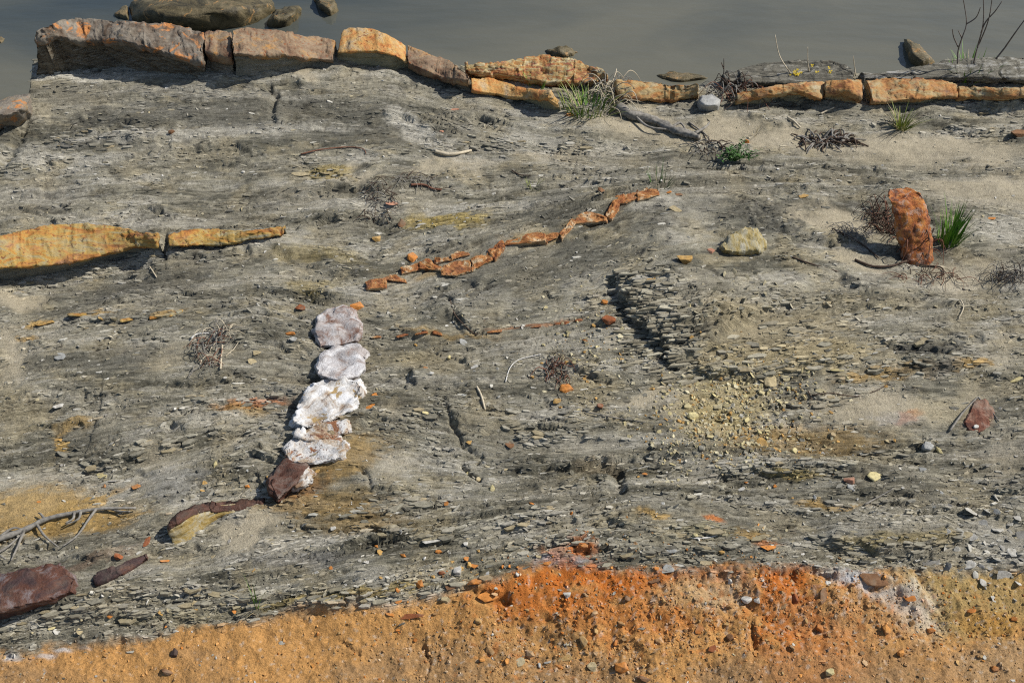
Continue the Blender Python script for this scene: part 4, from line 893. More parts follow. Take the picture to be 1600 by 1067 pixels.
STONES = [
 (557,475,28,20,cO,0,'rust orange angular stone just above the topmost pale concretion'), (470,478,18,16,cR,0,'small rust red stone left of the rust orange angular stone'),
 (453,520,20,11,cO,0,'small orange chip left of the topmost pale concretion'), (612,316,20,13,cP,1,'salmon pink flat chip in the dark root litter'),
 (1069,400,27,22,cC,0,'ochre stone left of the ribbed yellow boulder'), (1111,390,14,13,cP,0,'little pink stone beside the ribbed yellow boulder'),
 (950,494,24,24,cR,0,'red mottled stone left of the broken notch edge'), (944,470,14,12,cO,0,'small orange stone above the red mottled stone'),
 (986,489,16,15,cT,0,'tan stone lodged in the shadow of the notch'), (884,604,26,24,cO,0,'hollow orange stone below the dry tuft in the middle'),
 (870,624,16,12,cC,0,'ochre pebble below the hollow orange stone'), (937,632,14,12,cR,0,'dark red pebble right of the hollow orange stone'),
 (796,689,14,20,cB,1,'dark brown upright chip in the middle of the slope'), (578,634,20,9,cO,1,'flat orange chip right of the whitest concretion'),
 (586,615,12,7,cO,1,'tiny orange chip above the flat orange chip by the whitest concretion'), (740,570,17,11,cW,1,'pale angular chip right of the second concretion'),
 (520,821,12,14,cW,1,'small pale wedge chip below the row of concretions'), (1201,587,26,34,cT,0,'tan stone with an orange cast standing under the notched shale block'),
 (1082,647,21,20,cY,0,'largest pale yellow stone in the rubble patch'), (1188,688,26,18,cC,1,'orange topped flake at the lower right of the rubble patch'),
 (1326,746,22,18,cP,0,'pinkish tan stone on the lip of the lower right ledge'), (1366,738,30,18,cY,1,'yellow flake right of the pinkish tan stone on the ledge lip'),
 (1166,220,14,10,cO,0,'small orange stone on the sand above the leafy plant'), (1254,304,20,10,cC,1,'flat ochre chip on the sand left of the upright rock'),
 (1549,339,14,7,cO,1,'small orange chip right of the green tuft'), (1592,208,34,22,cB,0,'brown broken block at the right edge below the ledge'),
 (1298,211,52,18,cP,1,'flat reddish stone lying on the driftwood litter'), (655,907,16,21,cO,0,'rounded orange stone standing on the grey shale foot'),
 (676,899,9,9,cC,0,'little tan pebble right of the rounded orange stone'), (744,906,30,18,cO,0,'large orange lump at the start of the clay rubble'),
 (768,925,50,17,cO,1,'broad orange slab under the large orange lump'), (703,914,24,11,cB,1,'dark brown flat piece left of the large orange lump'),
 (696,934,20,13,cT,0,'smooth tan stone left of the broad orange slab'), (622,919,12,11,cO,0,'small orange stone left of the rounded orange stone'),
 (622,935,13,9,cO,1,'small orange chip on the yellowish shale strip'), (715,886,16,21,cW,0,'pale grey upright stone above the clay rubble'),
 (742,881,20,9,cO,1,'thin tilted orange chip above the large orange lump'), (690,893,13,9,cR,0,'rust stone left of the pale grey upright stone'),
 (685,860,13,9,cO,0,'orange stone on the pale shale strip'), (588,852,8,8,cO,0,'tiny round orange pebble near the shale lip'),
 (574,876,13,9,cW,1,'small white grey chip by the dark shale crack'), (675,842,52,10,cW,1,'long pale shale plate on the lower ledge'),
 (229,840,14,22,cR,1,'curved rust shell of stone near the brown slab'), (187,867,28,13,cR,0,'rust wedge left of the narrow brown slab'),
 (258,873,17,11,cO,1,'bright red orange flake below the leaning brown slab'), (82,976,13,15,cY,1,'square pale yellow chip on the lower left shale'),
 (272,1016,22,17,cD,0,'dark brown stone on the orange clay at lower left'), (262,1046,28,14,cB,0,'split brown stone below the dark brown one on the clay'),
 (970,1036,28,26,cO,0,'round orange boulder in the clay rubble'), (925,1037,18,24,cT,0,'upright tan block left of the round orange boulder'),
 (882,1024,28,12,cC,1,'curved ochre plate in the lower clay rubble'), (873,1039,18,10,cO,0,'orange piece under the curved ochre plate'),
 (812,1030,19,14,cT,1,'flat tan piece at the left end of the rubble'), (843,1036,10,13,cG,0,'small grey stone right of the flat tan piece'),
 (856,1031,14,10,cG,1,'grey chip left of the curved ochre plate'), (1007,1056,30,16,cB,0,'brown slab at the bottom edge right of the round orange boulder'), (1115,1009,20,14,cR,1,'rusty red plate in the right part of the rubble'),
 (1140,990,13,18,cB,0,'brown upright piece in the right part of the rubble'), (1296,1046,19,18,cY,0,'pale yellow lump near the bottom edge'),
 (1287,921,11,26,cB,1,'purple brown sliver standing in the orange clay'), (1241,932,19,19,cR,0,'round rust lump left of the purple brown sliver'),
 (1293,908,11,10,cW,0,'pale pebble above the purple brown sliver'), (886,925,14,15,cW,0,'pale angular chip in the deep orange rubble'),
 (1140,906,13,10,cW,0,'oval pale stone on the pinkish rubble'), (1370,900,60,22,cB,1,'flat purple brown slab at the top of the clay on the right'), (1165,931,19,20,cW,0,'pale grey stone in the pinkish rubble'),
 (1182,934,12,15,cW,0,'pale wedge right of the pale grey stone'), (980,932,12,12,cB,0,'brown lump in the deep orange rubble'), (1020,905,30,10,cB,1,'dark flat piece under the shale foot'), (1042,885,24,14,cG,1,'blue grey plate at the shale foot'),
 (1026,886,11,9,cO,0,'bright orange piece left of the blue grey plate'), (1045,859,28,7,cG,1,'dark blue grey bar shaped chip on the lower shale'), (912,850,18,12,cO,0,'orange lump on the pale grey patch'), (853,876,18,8,cO,1,'orange flake on the left of the pale grey patch'), (841,867,10,9,cT,0,'tan pebble above the pale grey patch'),
 (1086,834,10,12,cY,0,'pale yellow chip beside the white straw'), (1200,852,32,14,cO,1,'orange slab on the lower right shale'), (400,548,16,14,cT,1,'tan chip right of the dry root clump'), (395,562,16,12,cT,1,'lower tan chip right of the dry root clump'),
 (380,268,7,7,cW,0,'single white speck of stone on the upper left shale'), (268,205,12,9,cB,0,'brown pebble on the upper left shale'), (545,198,0,0,cP,0,''), (690,205,8,7,cP,0,'tiny pink pebble on the pale patch'), (710,170,16,9,cP,1,'pinkish shell like chip below the ledge end'),
 (95,553,22,14,cG,1,'pale grey chip by the lower left crack'), (92,630,20,14,cW,1,'white grey plate on the left slope'), (162,758,0,0,cW,0,''), (90,682,12,20,cC,1,'bright ochre flake on the left slope'), (163,758,12,8,cO,0,'orange pebble below the left ledge'), (386,758,10,9,cO,0,'orange pebble right of the concretion row foot'), (160,740,18,10,cY,1,'pale yellow flake under the left ledge'), (178,748,18,10,cW,1,'pale grey flake under the left ledge'),
 (440,410,0,0,cO,0,''), (645,398,18,24,cO,0,'upright orange and cream stone above the stepped vein'), (1020,434,36,8,cC,1,'yellow orange flat strip at the top of the notch'), (640,1063,0,0,cO,0,''), (638,960,56,8,cR,1,'long dark red strip along the clay contact'), (610,958,18,6,cO,1,'orange strip left of the long dark red strip'),
 (1425,692,0,0,cG,0,''), (1310,575,30,12,cY,1,'yellowish flake at the left of the dark band'), (1585,590,26,16,cY,1,'pale yellow broken flake at the right edge'), (1525,665,12,9,cW,0,'white pebble under the red slab'), (890,178,18,8,cO,1,'orange chip at the foot of the low orange slab'),
 (1045,298,12,8,cO,1,'orange chip at the top end of the stepped vein'), (1060,302,16,8,cB,1,'brown chip right of the stepped vein'), (1055,325,24,12,cT,0,'tan crumbly lump below the top end of the vein'), (628,345,14,22,cB,0,'dark olive stone at the end of the yellow patch'), (588,370,18,20,cC,0,'ochre stone among dark roots'), (512,268,34,13,cT,1,'yellow tan slab on the upper slope'), (470,270,30,8,cT,1,'narrow tan slab left of the yellow tan slab'), (940,296,22,14,cB,0,'dark brown stone left of the vein top'), (660,560,0,0,cO,0,'')]
for u, v, w, h, c, fl, lab in STONES:
    if w: stone('loose_stone', u, v, w, h, c, lab, 'stone', 'loose stones singled out on the outcrop', bool(fl))
def tint(c):
    r, g, b = c; m = max(c)
    if m < .22: return 'dark brown' if r > 1.3*b else 'dark grey'
    if (r-b)/m < .22: return 'pale grey' if m > .36 else 'mid grey'
    if g/r < .42: return 'rust red'
    if g/r < .56: return 'orange'
    if g/r < .72: return 'ochre'
    return 'pale yellow' if m > .44 else 'tan'
def strewn(name, n, zones, size, cols, label, cat, group, flat, marks, tilt=.35, ok=lambda u, v: True, minpx=9):
    k = 0; tries = 0; placed = []
    while k < n and tries < n*30:
        tries += 1; cu, cv, ru, rv = rs.choice(zones); u = rs.gauss(cu, ru); v = rs.gauss(cv, rv)
        if not (0 < u < 1600 and 0 < v < 1062) or not ok(u, v): continue
        w = size[0]*(size[1]/size[0])**(rs.random()**2.0)
        if any((u-a)**2 + (v-b)**2 < ((w+c)*.45)**2 for a, b, c in placed): continue
        placed.append((u, v, w)); k += 1
        c = rs.choice(cols); fl = flat if isinstance(flat, bool) else rs.random() < flat; q = (w-size[0])/(size[1]-size[0])
        mu, mv, mn = min(marks, key=lambda t: (t[0]-u)**2 + 2.5*(t[1]-v)**2)
        du, dv = u-mu, (v-mv)*1.5; dist = 'just ' if math.hypot(du, dv) < 22 else ('well ' if math.hypot(du, dv) > 60 else '')
        side = ('right of' if du > 0 else 'left of') if abs(du) > abs(dv) else ('below' if dv > 0 else 'above')
        if dist and side in ('right of', 'left of'): side = {'just ': 'close ', 'well ': 'far '}[dist] + side
        elif dist: side = dist + side
        o = stone(name, u, v, w, w*rs.uniform(.5, .95), c, f"{'large' if q > .55 else 'small' if q < .15 else 'medium'} {tint(c)} {'flat' if fl else 'blocky'} {label} {side} the {mn}", cat, group, fl, rs.uniform(0, 6.28), tilt)
strewn('yellow_chip', 70, [(1120,630,48,26),(1150,660,45,24),(1110,600,30,14),(1200,600,40,12)], (9,20), [cY, (.46,.40,.24), (.42,.36,.2), cT], 'rubble chip', 'stone', 'yellow chips of the rubble patch', .6, [(1082,647,'largest pale yellow stone'),(1188,688,'orange topped flake'),(1201,587,'tan standing stone'),(1130,600,'notched block front'),(1140,640,'rubble patch middle')])
below = lambda u, v: v > np.interp(u, US, BEDS[11]) + 6
strewn('clay_lump', 70, [(1000,950,120,45),(900,1010,90,35),(1180,960,100,45),(1330,990,90,40),(800,1000,70,35),(1500,1000,80,40)], (9,22), [(.48,.22,.06), (.40,.15,.035), (.34,.2,.085), (.46,.30,.16), (.40,.25,.1), (.3,.17,.07)], 'clay lump', 'clay lump', 'clay lumps at the foot', .35, [(970,1036,'round orange boulder'),(925,1037,'upright tan block'),(812,1030,'flat tan piece'),(1115,1009,'rusty red plate'),(1296,1046,'pale yellow lump'),(1241,932,'round rust lump'),(1140,906,'oval pale stone'),(886,925,'pale angular chip'),(1370,900,'flat purple slab'),(768,925,'broad orange slab'),(1165,931,'pale grey stone in the clay'),(1480,930,'olive clay patch'),(1560,980,'clay at the right edge'),(1400,1040,'bottom edge right of the yellow lump')], ok=below)
strewn('grey_flake', 46, [(1560,850,30,24),(1540,875,32,14),(1580,860,22,20)], (13,38), [(.42,.40,.35), (.36,.345,.30), (.23,.22,.195), (.44,.42,.37)], 'shale flake', 'shale flake', 'grey flakes of the lower right heap', True, [(1580,840,'heap top'),(1560,865,'heap middle'),(1530,890,'heap foot'),(1525,840,'left side of the heap')], .6)
strewn('crumbled_flake', 44, [(1150,450,26,11),(1165,472,28,9),(1120,478,26,8)], (9,24), [(.34,.30,.20), (.26,.23,.15), (.40,.36,.26), (.2,.18,.12)], 'shale flake', 'shale flake', 'flakes of the crumbled hollow', True, [(1150,450,'hollow rim'),(1165,475,'hollow floor'),(1120,480,'left end of the hollow'),(1195,465,'right end of the hollow')], .8)
strewn('foot_pebble', 40, [(560,870,110,18),(760,890,80,14),(300,960,90,12),(1230,870,80,14)], (8,14), [cO, cC, cW, cW, cT], 'pebble', 'pebble', 'pebbles along the shale foot', .5, [(655,907,'rounded orange stone'),(715,886,'pale upright stone'),(400,930,'single tall grass blade'),(82,976,'square yellow chip'),(675,842,'long pale plate'),(1200,852,'orange slab on the shale'),(258,873,'red orange flake'),(574,876,'dark shale crack')], ok=lambda u, v: v < np.interp(u, US, BEDS[11]) - 6)
strewn('slope_chip', 60, [(920,560,50,35),(700,580,70,40),(1400,760,90,30),(1250,720,90,20),(900,760,120,25),(300,740,120,40)], (8,17), [cW, cT, cC, cY, cG, cO], 'slope chip', 'stone', 'chips on the slope', .6, [(884,604,'hollow orange stone'),(950,494,'red mottled stone'),(796,689,'dark upright chip'),(740,570,'pale chip by the concretions'),(1326,746,'pinkish tan stone'),(1366,738,'yellow ledge flake'),(520,821,'pale wedge chip'),(450,745,'dark brown concretion'),(160,740,'yellow flake under the left ledge'),(1445,696,'bluish grey stone')])

# larger shale plates that one can pick out along the ledges: pieces of the ground
def plate_mesh(seed):
    rr = random.Random(seed); n = rr.choice((5, 6, 7)); bm = bmesh.new(); T0, B0 = [], []
    for k in range(n):
        a = 6.283*(k + rr.uniform(-.3, .3))/n; r = rr.uniform(.36, .52)
        T0.append(bm.verts.new((math.cos(a)*r*.95, math.sin(a)*r*.95, .5+rr.uniform(-.1, .1)))); B0.append(bm.verts.new((math.cos(a)*r, math.sin(a)*r, -.5)))
    bm.faces.new(T0); bm.faces.new(B0[::-1])
    for k in range(n): bm.faces.new((B0[k], B0[(k+1) % n], T0[(k+1) % n], T0[k]))
    me = bpy.data.meshes.new('shale_plate'); bm.to_mesh(me); bm.free(); me.materials.append(chip_mat()); return me
PLATES = [plate_mesh(900+i) for i in range(10)]
tot = sum(abs(P[-1][0]-P[0][0]) for P, *_ in LEDGES)
for P, lip, hol, _, _ in LEDGES:
    if abs(P[-1][0]-P[0][0]) < 30 or P[0] in ((1200,1000), (840,955), (740,925)): continue
    q = resample(P, max(2, int(180*abs(P[-1][0]-P[0][0])/tot)))
    for i, (u, v) in enumerate(q):
        u += rs.gauss(0, 8); v += rs.gauss(-3, 5); p = hit(u, v); j = min(max(i, 1), len(q)-1); m_ = (q[j][1]-q[j-1][1])/max(1, q[j][0]-q[j-1][0])
        L = rs.uniform(.035, .085); o = bpy.data.objects.new('shale_plate', rs.choice(PLATES)); COL.objects.link(o); o.parent = ground
        o.scale = (L, L*rs.uniform(.25, .5), rs.uniform(.006, .013)); o.rotation_euler = (rs.uniform(-.02, .14), rs.gauss(0, .06), math.atan(-m_*1.4) + rs.gauss(0, .12)); o.location = (p.x, p.y, p.z + rs.uniform(-.002, .006))
        c = rs.choice([(.26,.24,.18), (.21,.195,.15), (.31,.285,.22), (.165,.153,.115), (.28,.235,.145)]); o.color = (*c, 1)
# ------------------------------------------------------------------ wood, roots, stems
WOOD_G = plain_mat('grey_driftwood', (.20,.185,.16), .85, .5, 60); WOOD_P = plain_mat('pale_straw', (.50,.43,.31), .7, .25, 50); WOOD_D = plain_mat('dark_root', (.075,.05,.035), .85, .4, 70); WOOD_R = plain_mat('red_brown_root', (.17,.075,.045), .8, .4, 60); WOOD_W = plain_mat('white_fibre', (.58,.56,.52), .6, .15, 50)
def tube(P, r0, r1, sides=6, wob=0.0, seed=0):
    P = np.array([np.array(p, float) for p in P]); n = len(P)
    if n < 3: P = np.array([P[0], (P[0]+P[-1])/2, P[-1]]); n = 3
    t = np.linspace(0, n-1, max(6, (n-1)*5)); Q = []
    for x in t:                                             # Catmull-Rom
        i = min(int(x), n-2); f = x-i; p0, p1, p2, p3 = P[max(i-1,0)], P[i], P[i+1], P[min(i+2,n-1)]
        Q.append(.5*((2*p1) + (-p0+p2)*f + (2*p0-5*p1+4*p2-p3)*f*f + (-p0+3*p1-3*p2+p3)*f**3))
    Q = np.array(Q); rings = []
    for i, q in enumerate(Q):
        d = Q[min(i+1, len(Q)-1)] - Q[max(i-1, 0)]; d = d/max(np.linalg.norm(d), 1e-9)
        a = np.cross(d, (0, 0, 1.0)); a = a/max(np.linalg.norm(a), 1e-6) if np.linalg.norm(a) > .05 else np.array([1., 0, 0]); b = np.cross(a, d)
        r = r0 + (r1-r0)*i/(len(Q)-1)
        if wob: r *= 1 + wob*math.sin(i*1.7+seed) + wob*.6*math.sin(i*3.1+seed*2)
        rings.append([q + r*(math.cos(w)*a + math.sin(w)*b) for w in np.linspace(0, 6.2832, sides, endpoint=False)])
    R = np.array(rings); n, k = R.shape[:2]; F = [(i*k+j, i*k+(j+1) % k, (i+1)*k+(j+1) % k, (i+1)*k+j) for i in range(n-1) for j in range(k)]
    F += [tuple(range(k))[::-1], tuple((n-1)*k+j for j in range(k))]
    return R.reshape(-1, 3), F
def join(parts):
    V, F, o = [], [], 0
    for v, f in parts: V.append(v); F += [tuple(i+o for i in q) for q in f]; o += len(v)
    return np.concatenate(V), F
def px_path(pts, lift=.004): return [np.array(hit(u, v)) + np.array([0, 0, lift]) for u, v in pts]
def stick(name, pts, r0, r1, mat, label, cat='stick', group=None, lift=.004, sides=6, wob=.06):
    V, F = tube(px_path(pts, lift + max(r0, r1)*.7), r0, r1, sides, wob, pts[0][0]); return T_(finish(name, V, F, mat), label, cat, group)
G5 = 'single sticks and straws on the slope'
for nm, pts, r0, r1, mt, lab in (
 ('stick', [(680,239),(700,244),(718,242),(736,238)], .009, .007, WOOD_P, 'cream peeled stick on the upper slope'),
 ('white_fibre', [(790,598),(797,576),(812,563),(845,555)], .0022, .0015, WOOD_W, 'curved white fibre on the middle slope'),
 ('twig', [(1268,619),(1300,616),(1335,621),(1368,612),(1388,600)], .0028, .0015, WOOD_D, 'thin dark curved twig on the tan slope at right'),
 ('twig', [(1262,612),(1267,624),(1265,635)], .0028, .002, WOOD_D, 'short dark twig at the left end of the curved one'),
 ('straw', [(1484,674),(1505,645),(1527,622)], .0045, .003, WOOD_G, 'grey straw leaning on the red slab'),
 ('straw', [(1527,622),(1545,640),(1560,660)], .004, .002, WOOD_G, 'second grey straw crossing the red slab'),
 ('root', [(642,291),(662,291),(676,297),(690,299)], .006, .004, WOOD_R, 'red brown root on the upper slope'),
 ('stick', [(299,531),(308,524),(328,522)], .004, .003, WOOD_W, 'white stick left of the dry root clump'),
 ('straw', [(345,578),(347,550),(350,512)], .004, .003, WOOD_P, 'upright pale straw on the dry root clump'),
 ('straw', [(1078,842),(1108,841),(1128,833)], .003, .003, WOOD_W, 'white straw on the lower shale'),
 ('root', [(703,470),(710,492),(728,512),(746,524),(757,502)], .0035, .002, WOOD_D, 'thin forked root on the grey slope below the vein'),
 ('straw', [(1350,790),(1372,778),(1395,765)], .0035, .0025, WOOD_G, 'grey straw on the lower right slope'),
 ('root', [(1225,398),(1260,412),(1308,426)], .004, .003, WOOD_D, 'dark root line left of the upright rock'),
 ('root', [(1300,360),(1330,374),(1352,388),(1372,405)], .0055, .003, WOOD_D, 'knotty root reaching to the upright rock from the left'),
 ('root', [(1335,408),(1362,418),(1390,418),(1416,410)], .006, .005, WOOD_D, 'dark root curving below the upright rock'),
 ('root', [(1416,410),(1440,416),(1470,420),(1474,432)], .005, .003, WOOD_D, 'dark root running right under the upright rock'),
 ('root', [(915,645),(950,652),(980,657),(1008,661)], .0025, .0015, WOOD_G, 'hairline roots on the middle slope'),
 ('straw', [(234,418),(240,427),(245,435)], .003, .003, WOOD_P, 'short straw under the yellow ledge'),
 ('twig', [(1076,193),(1090,203),(1102,212),(1108,222)], .005, .003, WOOD_G, 'small grey twig right of the driftwood'),
 ('stick', [(1282,180),(1292,175),(1303,170)], .005, .004, WOOD_P, 'short pale stick on the sand by the ledge'),
 ('stick', [(1230,186),(1240,192),(1250,202)], .007, .005, WOOD_P, 'pale peg of wood above the driftwood litter'),
 ('root', [(470,243),(500,236),(540,232),(566,234),(572,242)], .004, .002, WOOD_R, 'thin brown root on the upper left slope'),
 ('straw', [(1500,470),(1505,482),(1497,500)], .0035, .002, WOOD_P, 'short pale straw on the right hand sand'),
 ('straw', [(745,606),(752,620),(758,642)], .005, .004, WOOD_P, 'tan straw on the middle slope'),
 ('twig', [(800,268),(812,275),(830,276)], .004, .002, WOOD_D, 'little dark twig by the small grass sprout')):
    stick(nm, pts, r0, r1, mt, lab, 'stick', G5)
# dead branch, bottom left
br = empty('dead_branch', tuple(hit(110, 810)))
V, F = tube(px_path([(-40,858),(0,846),(40,832),(72,816),(112,806),(160,799),(214,798)], .016), .013, .004, 8, .08, 3); finish('stem', V, F, WOOD_G, br)
for pts in ([(-30,880),(10,862),(40,835)], [(40,834),(30,858),(20,880)], [(60,824),(72,842),(94,860)], [(152,800),(138,820),(122,842),(100,858)], [(72,816),(66,808),(62,806)], [(118,806),(116,815),(104,822)], [(0,845),(22,830),(40,832)], [(128,804),(124,816),(105,824)], [(-10,852),(0,870),(12,878)], [(170,798),(186,803),(205,804)]):
    V, F = tube(px_path(pts, .018), .006, .002, 6, .08, pts[0][1]); finish('twig', V, F, WOOD_G, br)
T_(br, 'grey dead branch with side twigs lying at the lower left', 'branch')
# driftwood by the grass
dw = empty('driftwood', tuple(hit(1030, 200)))
V, F = tube(px_path([(965,172),(985,184),(1020,192),(1050,208),(1078,216),(1092,220)], .02), .030, .016, 14, .14, 5)
V = roughen(V, F, .012, 16, 77, 0); finish('log', V, F, WOOD_G, dw)
for pts in ([(985,182),(1010,205),(1040,210)], [(1050,206),(1062,200),(1070,210)], [(1085,216),(1102,206),(1108,198)]):
    V, F = tube(px_path(pts, .03), .009, .004, 6, .1, 2); finish('splinter', V, F, WOOD_G, dw)
T_(dw, 'short weathered driftwood log lying below the grass clump', 'driftwood')
def tangle(name, u, v, ru, rv, n, ln, r, mats, label, cat, up=.03, seed=0, group=None, pieces='root', curl=.7):
    rr = random.Random(seed); c = np.array(hit(u, v)); e = empty(name, tuple(c)); k = px_m(v); by = [[] for _ in mats]
    for i in range(n):
        a = rr.uniform(0, 6.283); q = math.sqrt(rr.random()); p = np.array([c[0]+q*math.cos(a)*ru/k, c[1]+q*math.sin(a)*rv/k*1.35, 0])
        d = rr.uniform(0, 6.283); P = []; w = rr.uniform(.15, 1.0)*up
        for j in range(5):
            z = float(gz_at(p[0], p[1])[0]); P.append(np.array([p[0], p[1], z + w*math.sin(j/4*math.pi) + .003]))
            d += rr.uniform(-curl, curl); p = p + np.array([math.cos(d), math.sin(d), 0])*ln*rr.uniform(.6, 1.3)/4
        by[rr.randrange(len(mats))].append(tube(P, r*rr.uniform(.6, 1.4), r*.4, 5))
    for m_, lst in zip(mats, by):
        if lst: V, F = join(lst); finish(pieces, V, F, m_, e)
    return T_(e, label, cat, group)
tangle('root_bundle', 1145, 148, 24, 20, 50, .16, .0035, [WOOD_G, WOOD_R, WOOD_D], 'tangled bundle of dry roots hanging over the ledge by the oval stone', 'roots', .10, 1)
tangle('root_clump', 333, 548, 24, 44, 60, .10, .0022, [WOOD_G, WOOD_R, WOOD_P], 'clump of dry reddish roots on the left slope', 'roots', .05, 2)
tangle('root_mat', 1380, 352, 18, 34, 90, .11, .0024, [WOOD_D, WOOD_D, WOOD_R], 'dark root mat clinging to the left side of the upright rock', 'roots', .07, 3)
tangle('root_litter', 1450, 435, 46, 14, 34, .09, .0018, [WOOD_D, WOOD_R], 'loose root litter on the sand below the upright rock', 'roots', .03, 4)
tangle('dry_tuft', 1578, 432, 34, 14, 60, .09, .0018, [WOOD_D, WOOD_G], 'dry brown tuft at the right edge', 'dry grass', .06, 5)
tangle('dry_tuft', 870, 578, 20, 24, 40, .09, .0022, [WOOD_G, WOOD_D, WOOD_R], 'small dry tuft above the hollow orange stone', 'dry grass', .03, 6)
tangle('root_litter', 590, 320, 34, 34, 40, .09, .0020, [WOOD_D, WOOD_G], 'dark root litter in the hollow above the stepped vein', 'roots', .03, 7)
tangle('driftwood_litter', 1290, 222, 40, 8, 60, .10, .006, [WOOD_G, WOOD_D], 'heap of splintered driftwood on the sand', 'driftwood', .03, 8, pieces='splinter', curl=.18)
tangle('crack_roots', 1352, 150, 8, 18, 40, .10, .003, [WOOD_G], 'grey fine roots filling the crack between the orange ledge blocks', 'roots', .05, 9)
tangle('dry_grass', 955, 150, 14, 26, 60, .16, .003, [WOOD_G, WOOD_P], 'bleached dry grass beside the green clump at the ledge', 'dry grass', .12, 10)
tangle('fine_twigs', 1330, 365, 26, 14, 40, .09, .0018, [WOOD_G], 'fine grey twiglets left of the upright rock', 'twigs', .03, 11, pieces='twig')
tangle('root_litter', 650, 285, 40, 14, 26, .12, .002, [WOOD_D, WOOD_G], 'scattered thin roots around the red brown root', 'roots', .02, 12)
tangle('root_litter', 1110, 228, 26, 12, 26, .10, .003, [WOOD_G, WOOD_D], 'twiggy litter at the foot of the driftwood log', 'twigs', .03, 13)
tangle('shore_litter', 1530, 110, 60, 8, 60, .2, .005, [WOOD_G, WOOD_D], 'grey splinters littering the slab under the dry stems', 'driftwood', .03, 14, pieces='splinter', curl=.2)
tangle('root_wrap', 1432, 395, 20, 16, 30, .12, .003, [WOOD_D, WOOD_R], 'thin roots wrapped over the foot of the upright rock', 'roots', .14, 15)
# ------------------------------------------------------------------ green plants
GR1 = plain_mat('grass_green', (.10,.21,.022), .5, .4, 30); GR2 = plain_mat('grass_yellow_green', (.19,.23,.04), .55, .35, 30); GRD = plain_mat('grass_dry', (.40,.33,.19), .7, .3, 30); LEAF = plain_mat('leaf_green', (.05,.12,.022), .5, .4, 60); YFL = plain_mat('yellow_petals', (.55,.40,.02), .5, .2, 40); STEMG = plain_mat('grey_stem', (.12,.10,.085), .8, .3, 60)
def blades(c, n, hgt, wid, spread, base, seed, droop=.5):
    rr = random.Random(seed); V, F = [], []
    for i in range(n):
        a = rr.uniform(0, 6.283); q = math.sqrt(rr.random())*base; p = np.array(c) + np.array([math.cos(a)*q, math.sin(a)*q, -.005]); p[2] = float(gz_at(p[0], p[1])[0]) - .005
        a2 = a + rr.uniform(-.6, .6); lean = rr.uniform(.1, 1)*spread; h = hgt*rr.uniform(.5, 1.05); w = wid*rr.uniform(.7, 1.2); s = np.array([-math.sin(a2+rr.uniform(-.8,.8)), math.cos(a2), 0]); o = len(V); M = 5
        for j in range(M+1):
            t = j/M; r = lean*t + droop*lean*t*t; pos_ = p + np.array([math.cos(a2)*r*h, math.sin(a2)*r*h, h*(t - .35*droop*lean*t*t)]); ww = w*(1-t**1.6)*.5 + .0003
            V.append(pos_ - s*ww); V.append(pos_ + s*ww + np.array([0, 0, ww*.4]))
        F += [(o+2*j, o+2*j+1, o+2*j+3, o+2*j+2) for j in range(M)]
    return np.array(V), F
def tuft(name, u, v, sets, label, cat='grass', group='green tufts'):
    c = hit(u, v); e = empty(name, tuple(c))
    for k, (nm, mat, n, h, w, sp, base) in enumerate(sets):
        V, F = blades(c, n, h, w, sp, base, u+k*13); o = link_mesh(nm, V-np.array(c), F, mat, e)
    return T_(e, label, cat, group)
tuft('grass_tuft', 1480, 381, [('green_blades', GR1, 85, .18, .0075, .42, .05), ('dry_blades', GRD, 8, .06, .004, .6, .05)], 'bright green grass tuft right of the upright orange rock')
tuft('grass_tuft', 1407, 200, [('green_blades', GR2, 44, .13, .007, .95, .03), ('dry_blades', GRD, 26, .10, .005, 1.0, .04)], 'spreading green tuft on the sand below the ledge')
tuft('grass_clump', 915, 172, [('green_blades', GR1, 70, .10, .006, .8, .10), ('yellow_blades', GR2, 60, .11, .006, .9, .13), ('dry_blades', GRD, 40, .09, .004, 1.1, .14)], 'large mixed grass clump at the end of the low orange slab')
tuft('grass_tuft', 842, 136, [('green_blades', GR1, 14, .11, .006, .5, .05)], 'few green blades between the rusty boulder and the low orange slab')
tuft('grass_tuft', 1512, 123, [('green_blades', GR1, 50, .13, .008, .7, .09), ('dry_blades', GRD, 16, .10, .006, .8, .10)], 'green tuft on the splintered slab under the dry stems')
tuft('grass_tuft', 833, 293, [('green_blades', GR2, 22, .05, .003, .8, .03)], 'tiny grass sprout on the upper middle slope')
tuft('grass_tuft', 1030, 290, [('green_blades', LEAF, 16, .10, .004, .5, .05), ('dry_blades', GRD, 8, .08, .003, .6, .06)], 'sparse dark sprout above the top of the vein')
tuft('grass_tuft', 400, 948, [('green_blades', GR1, 5, .16, .005, .25, .01), ('dry_blades', GRD, 8, .07, .003, 1.0, .02)], 'single tall blade on the shale foot at lower left')
tuft('grass_tuft', 1180, 212, [('dry_blades', GRD, 10, .05, .003, .9, .02)], 'wisp of dry grass on the sand above the leafy plant')
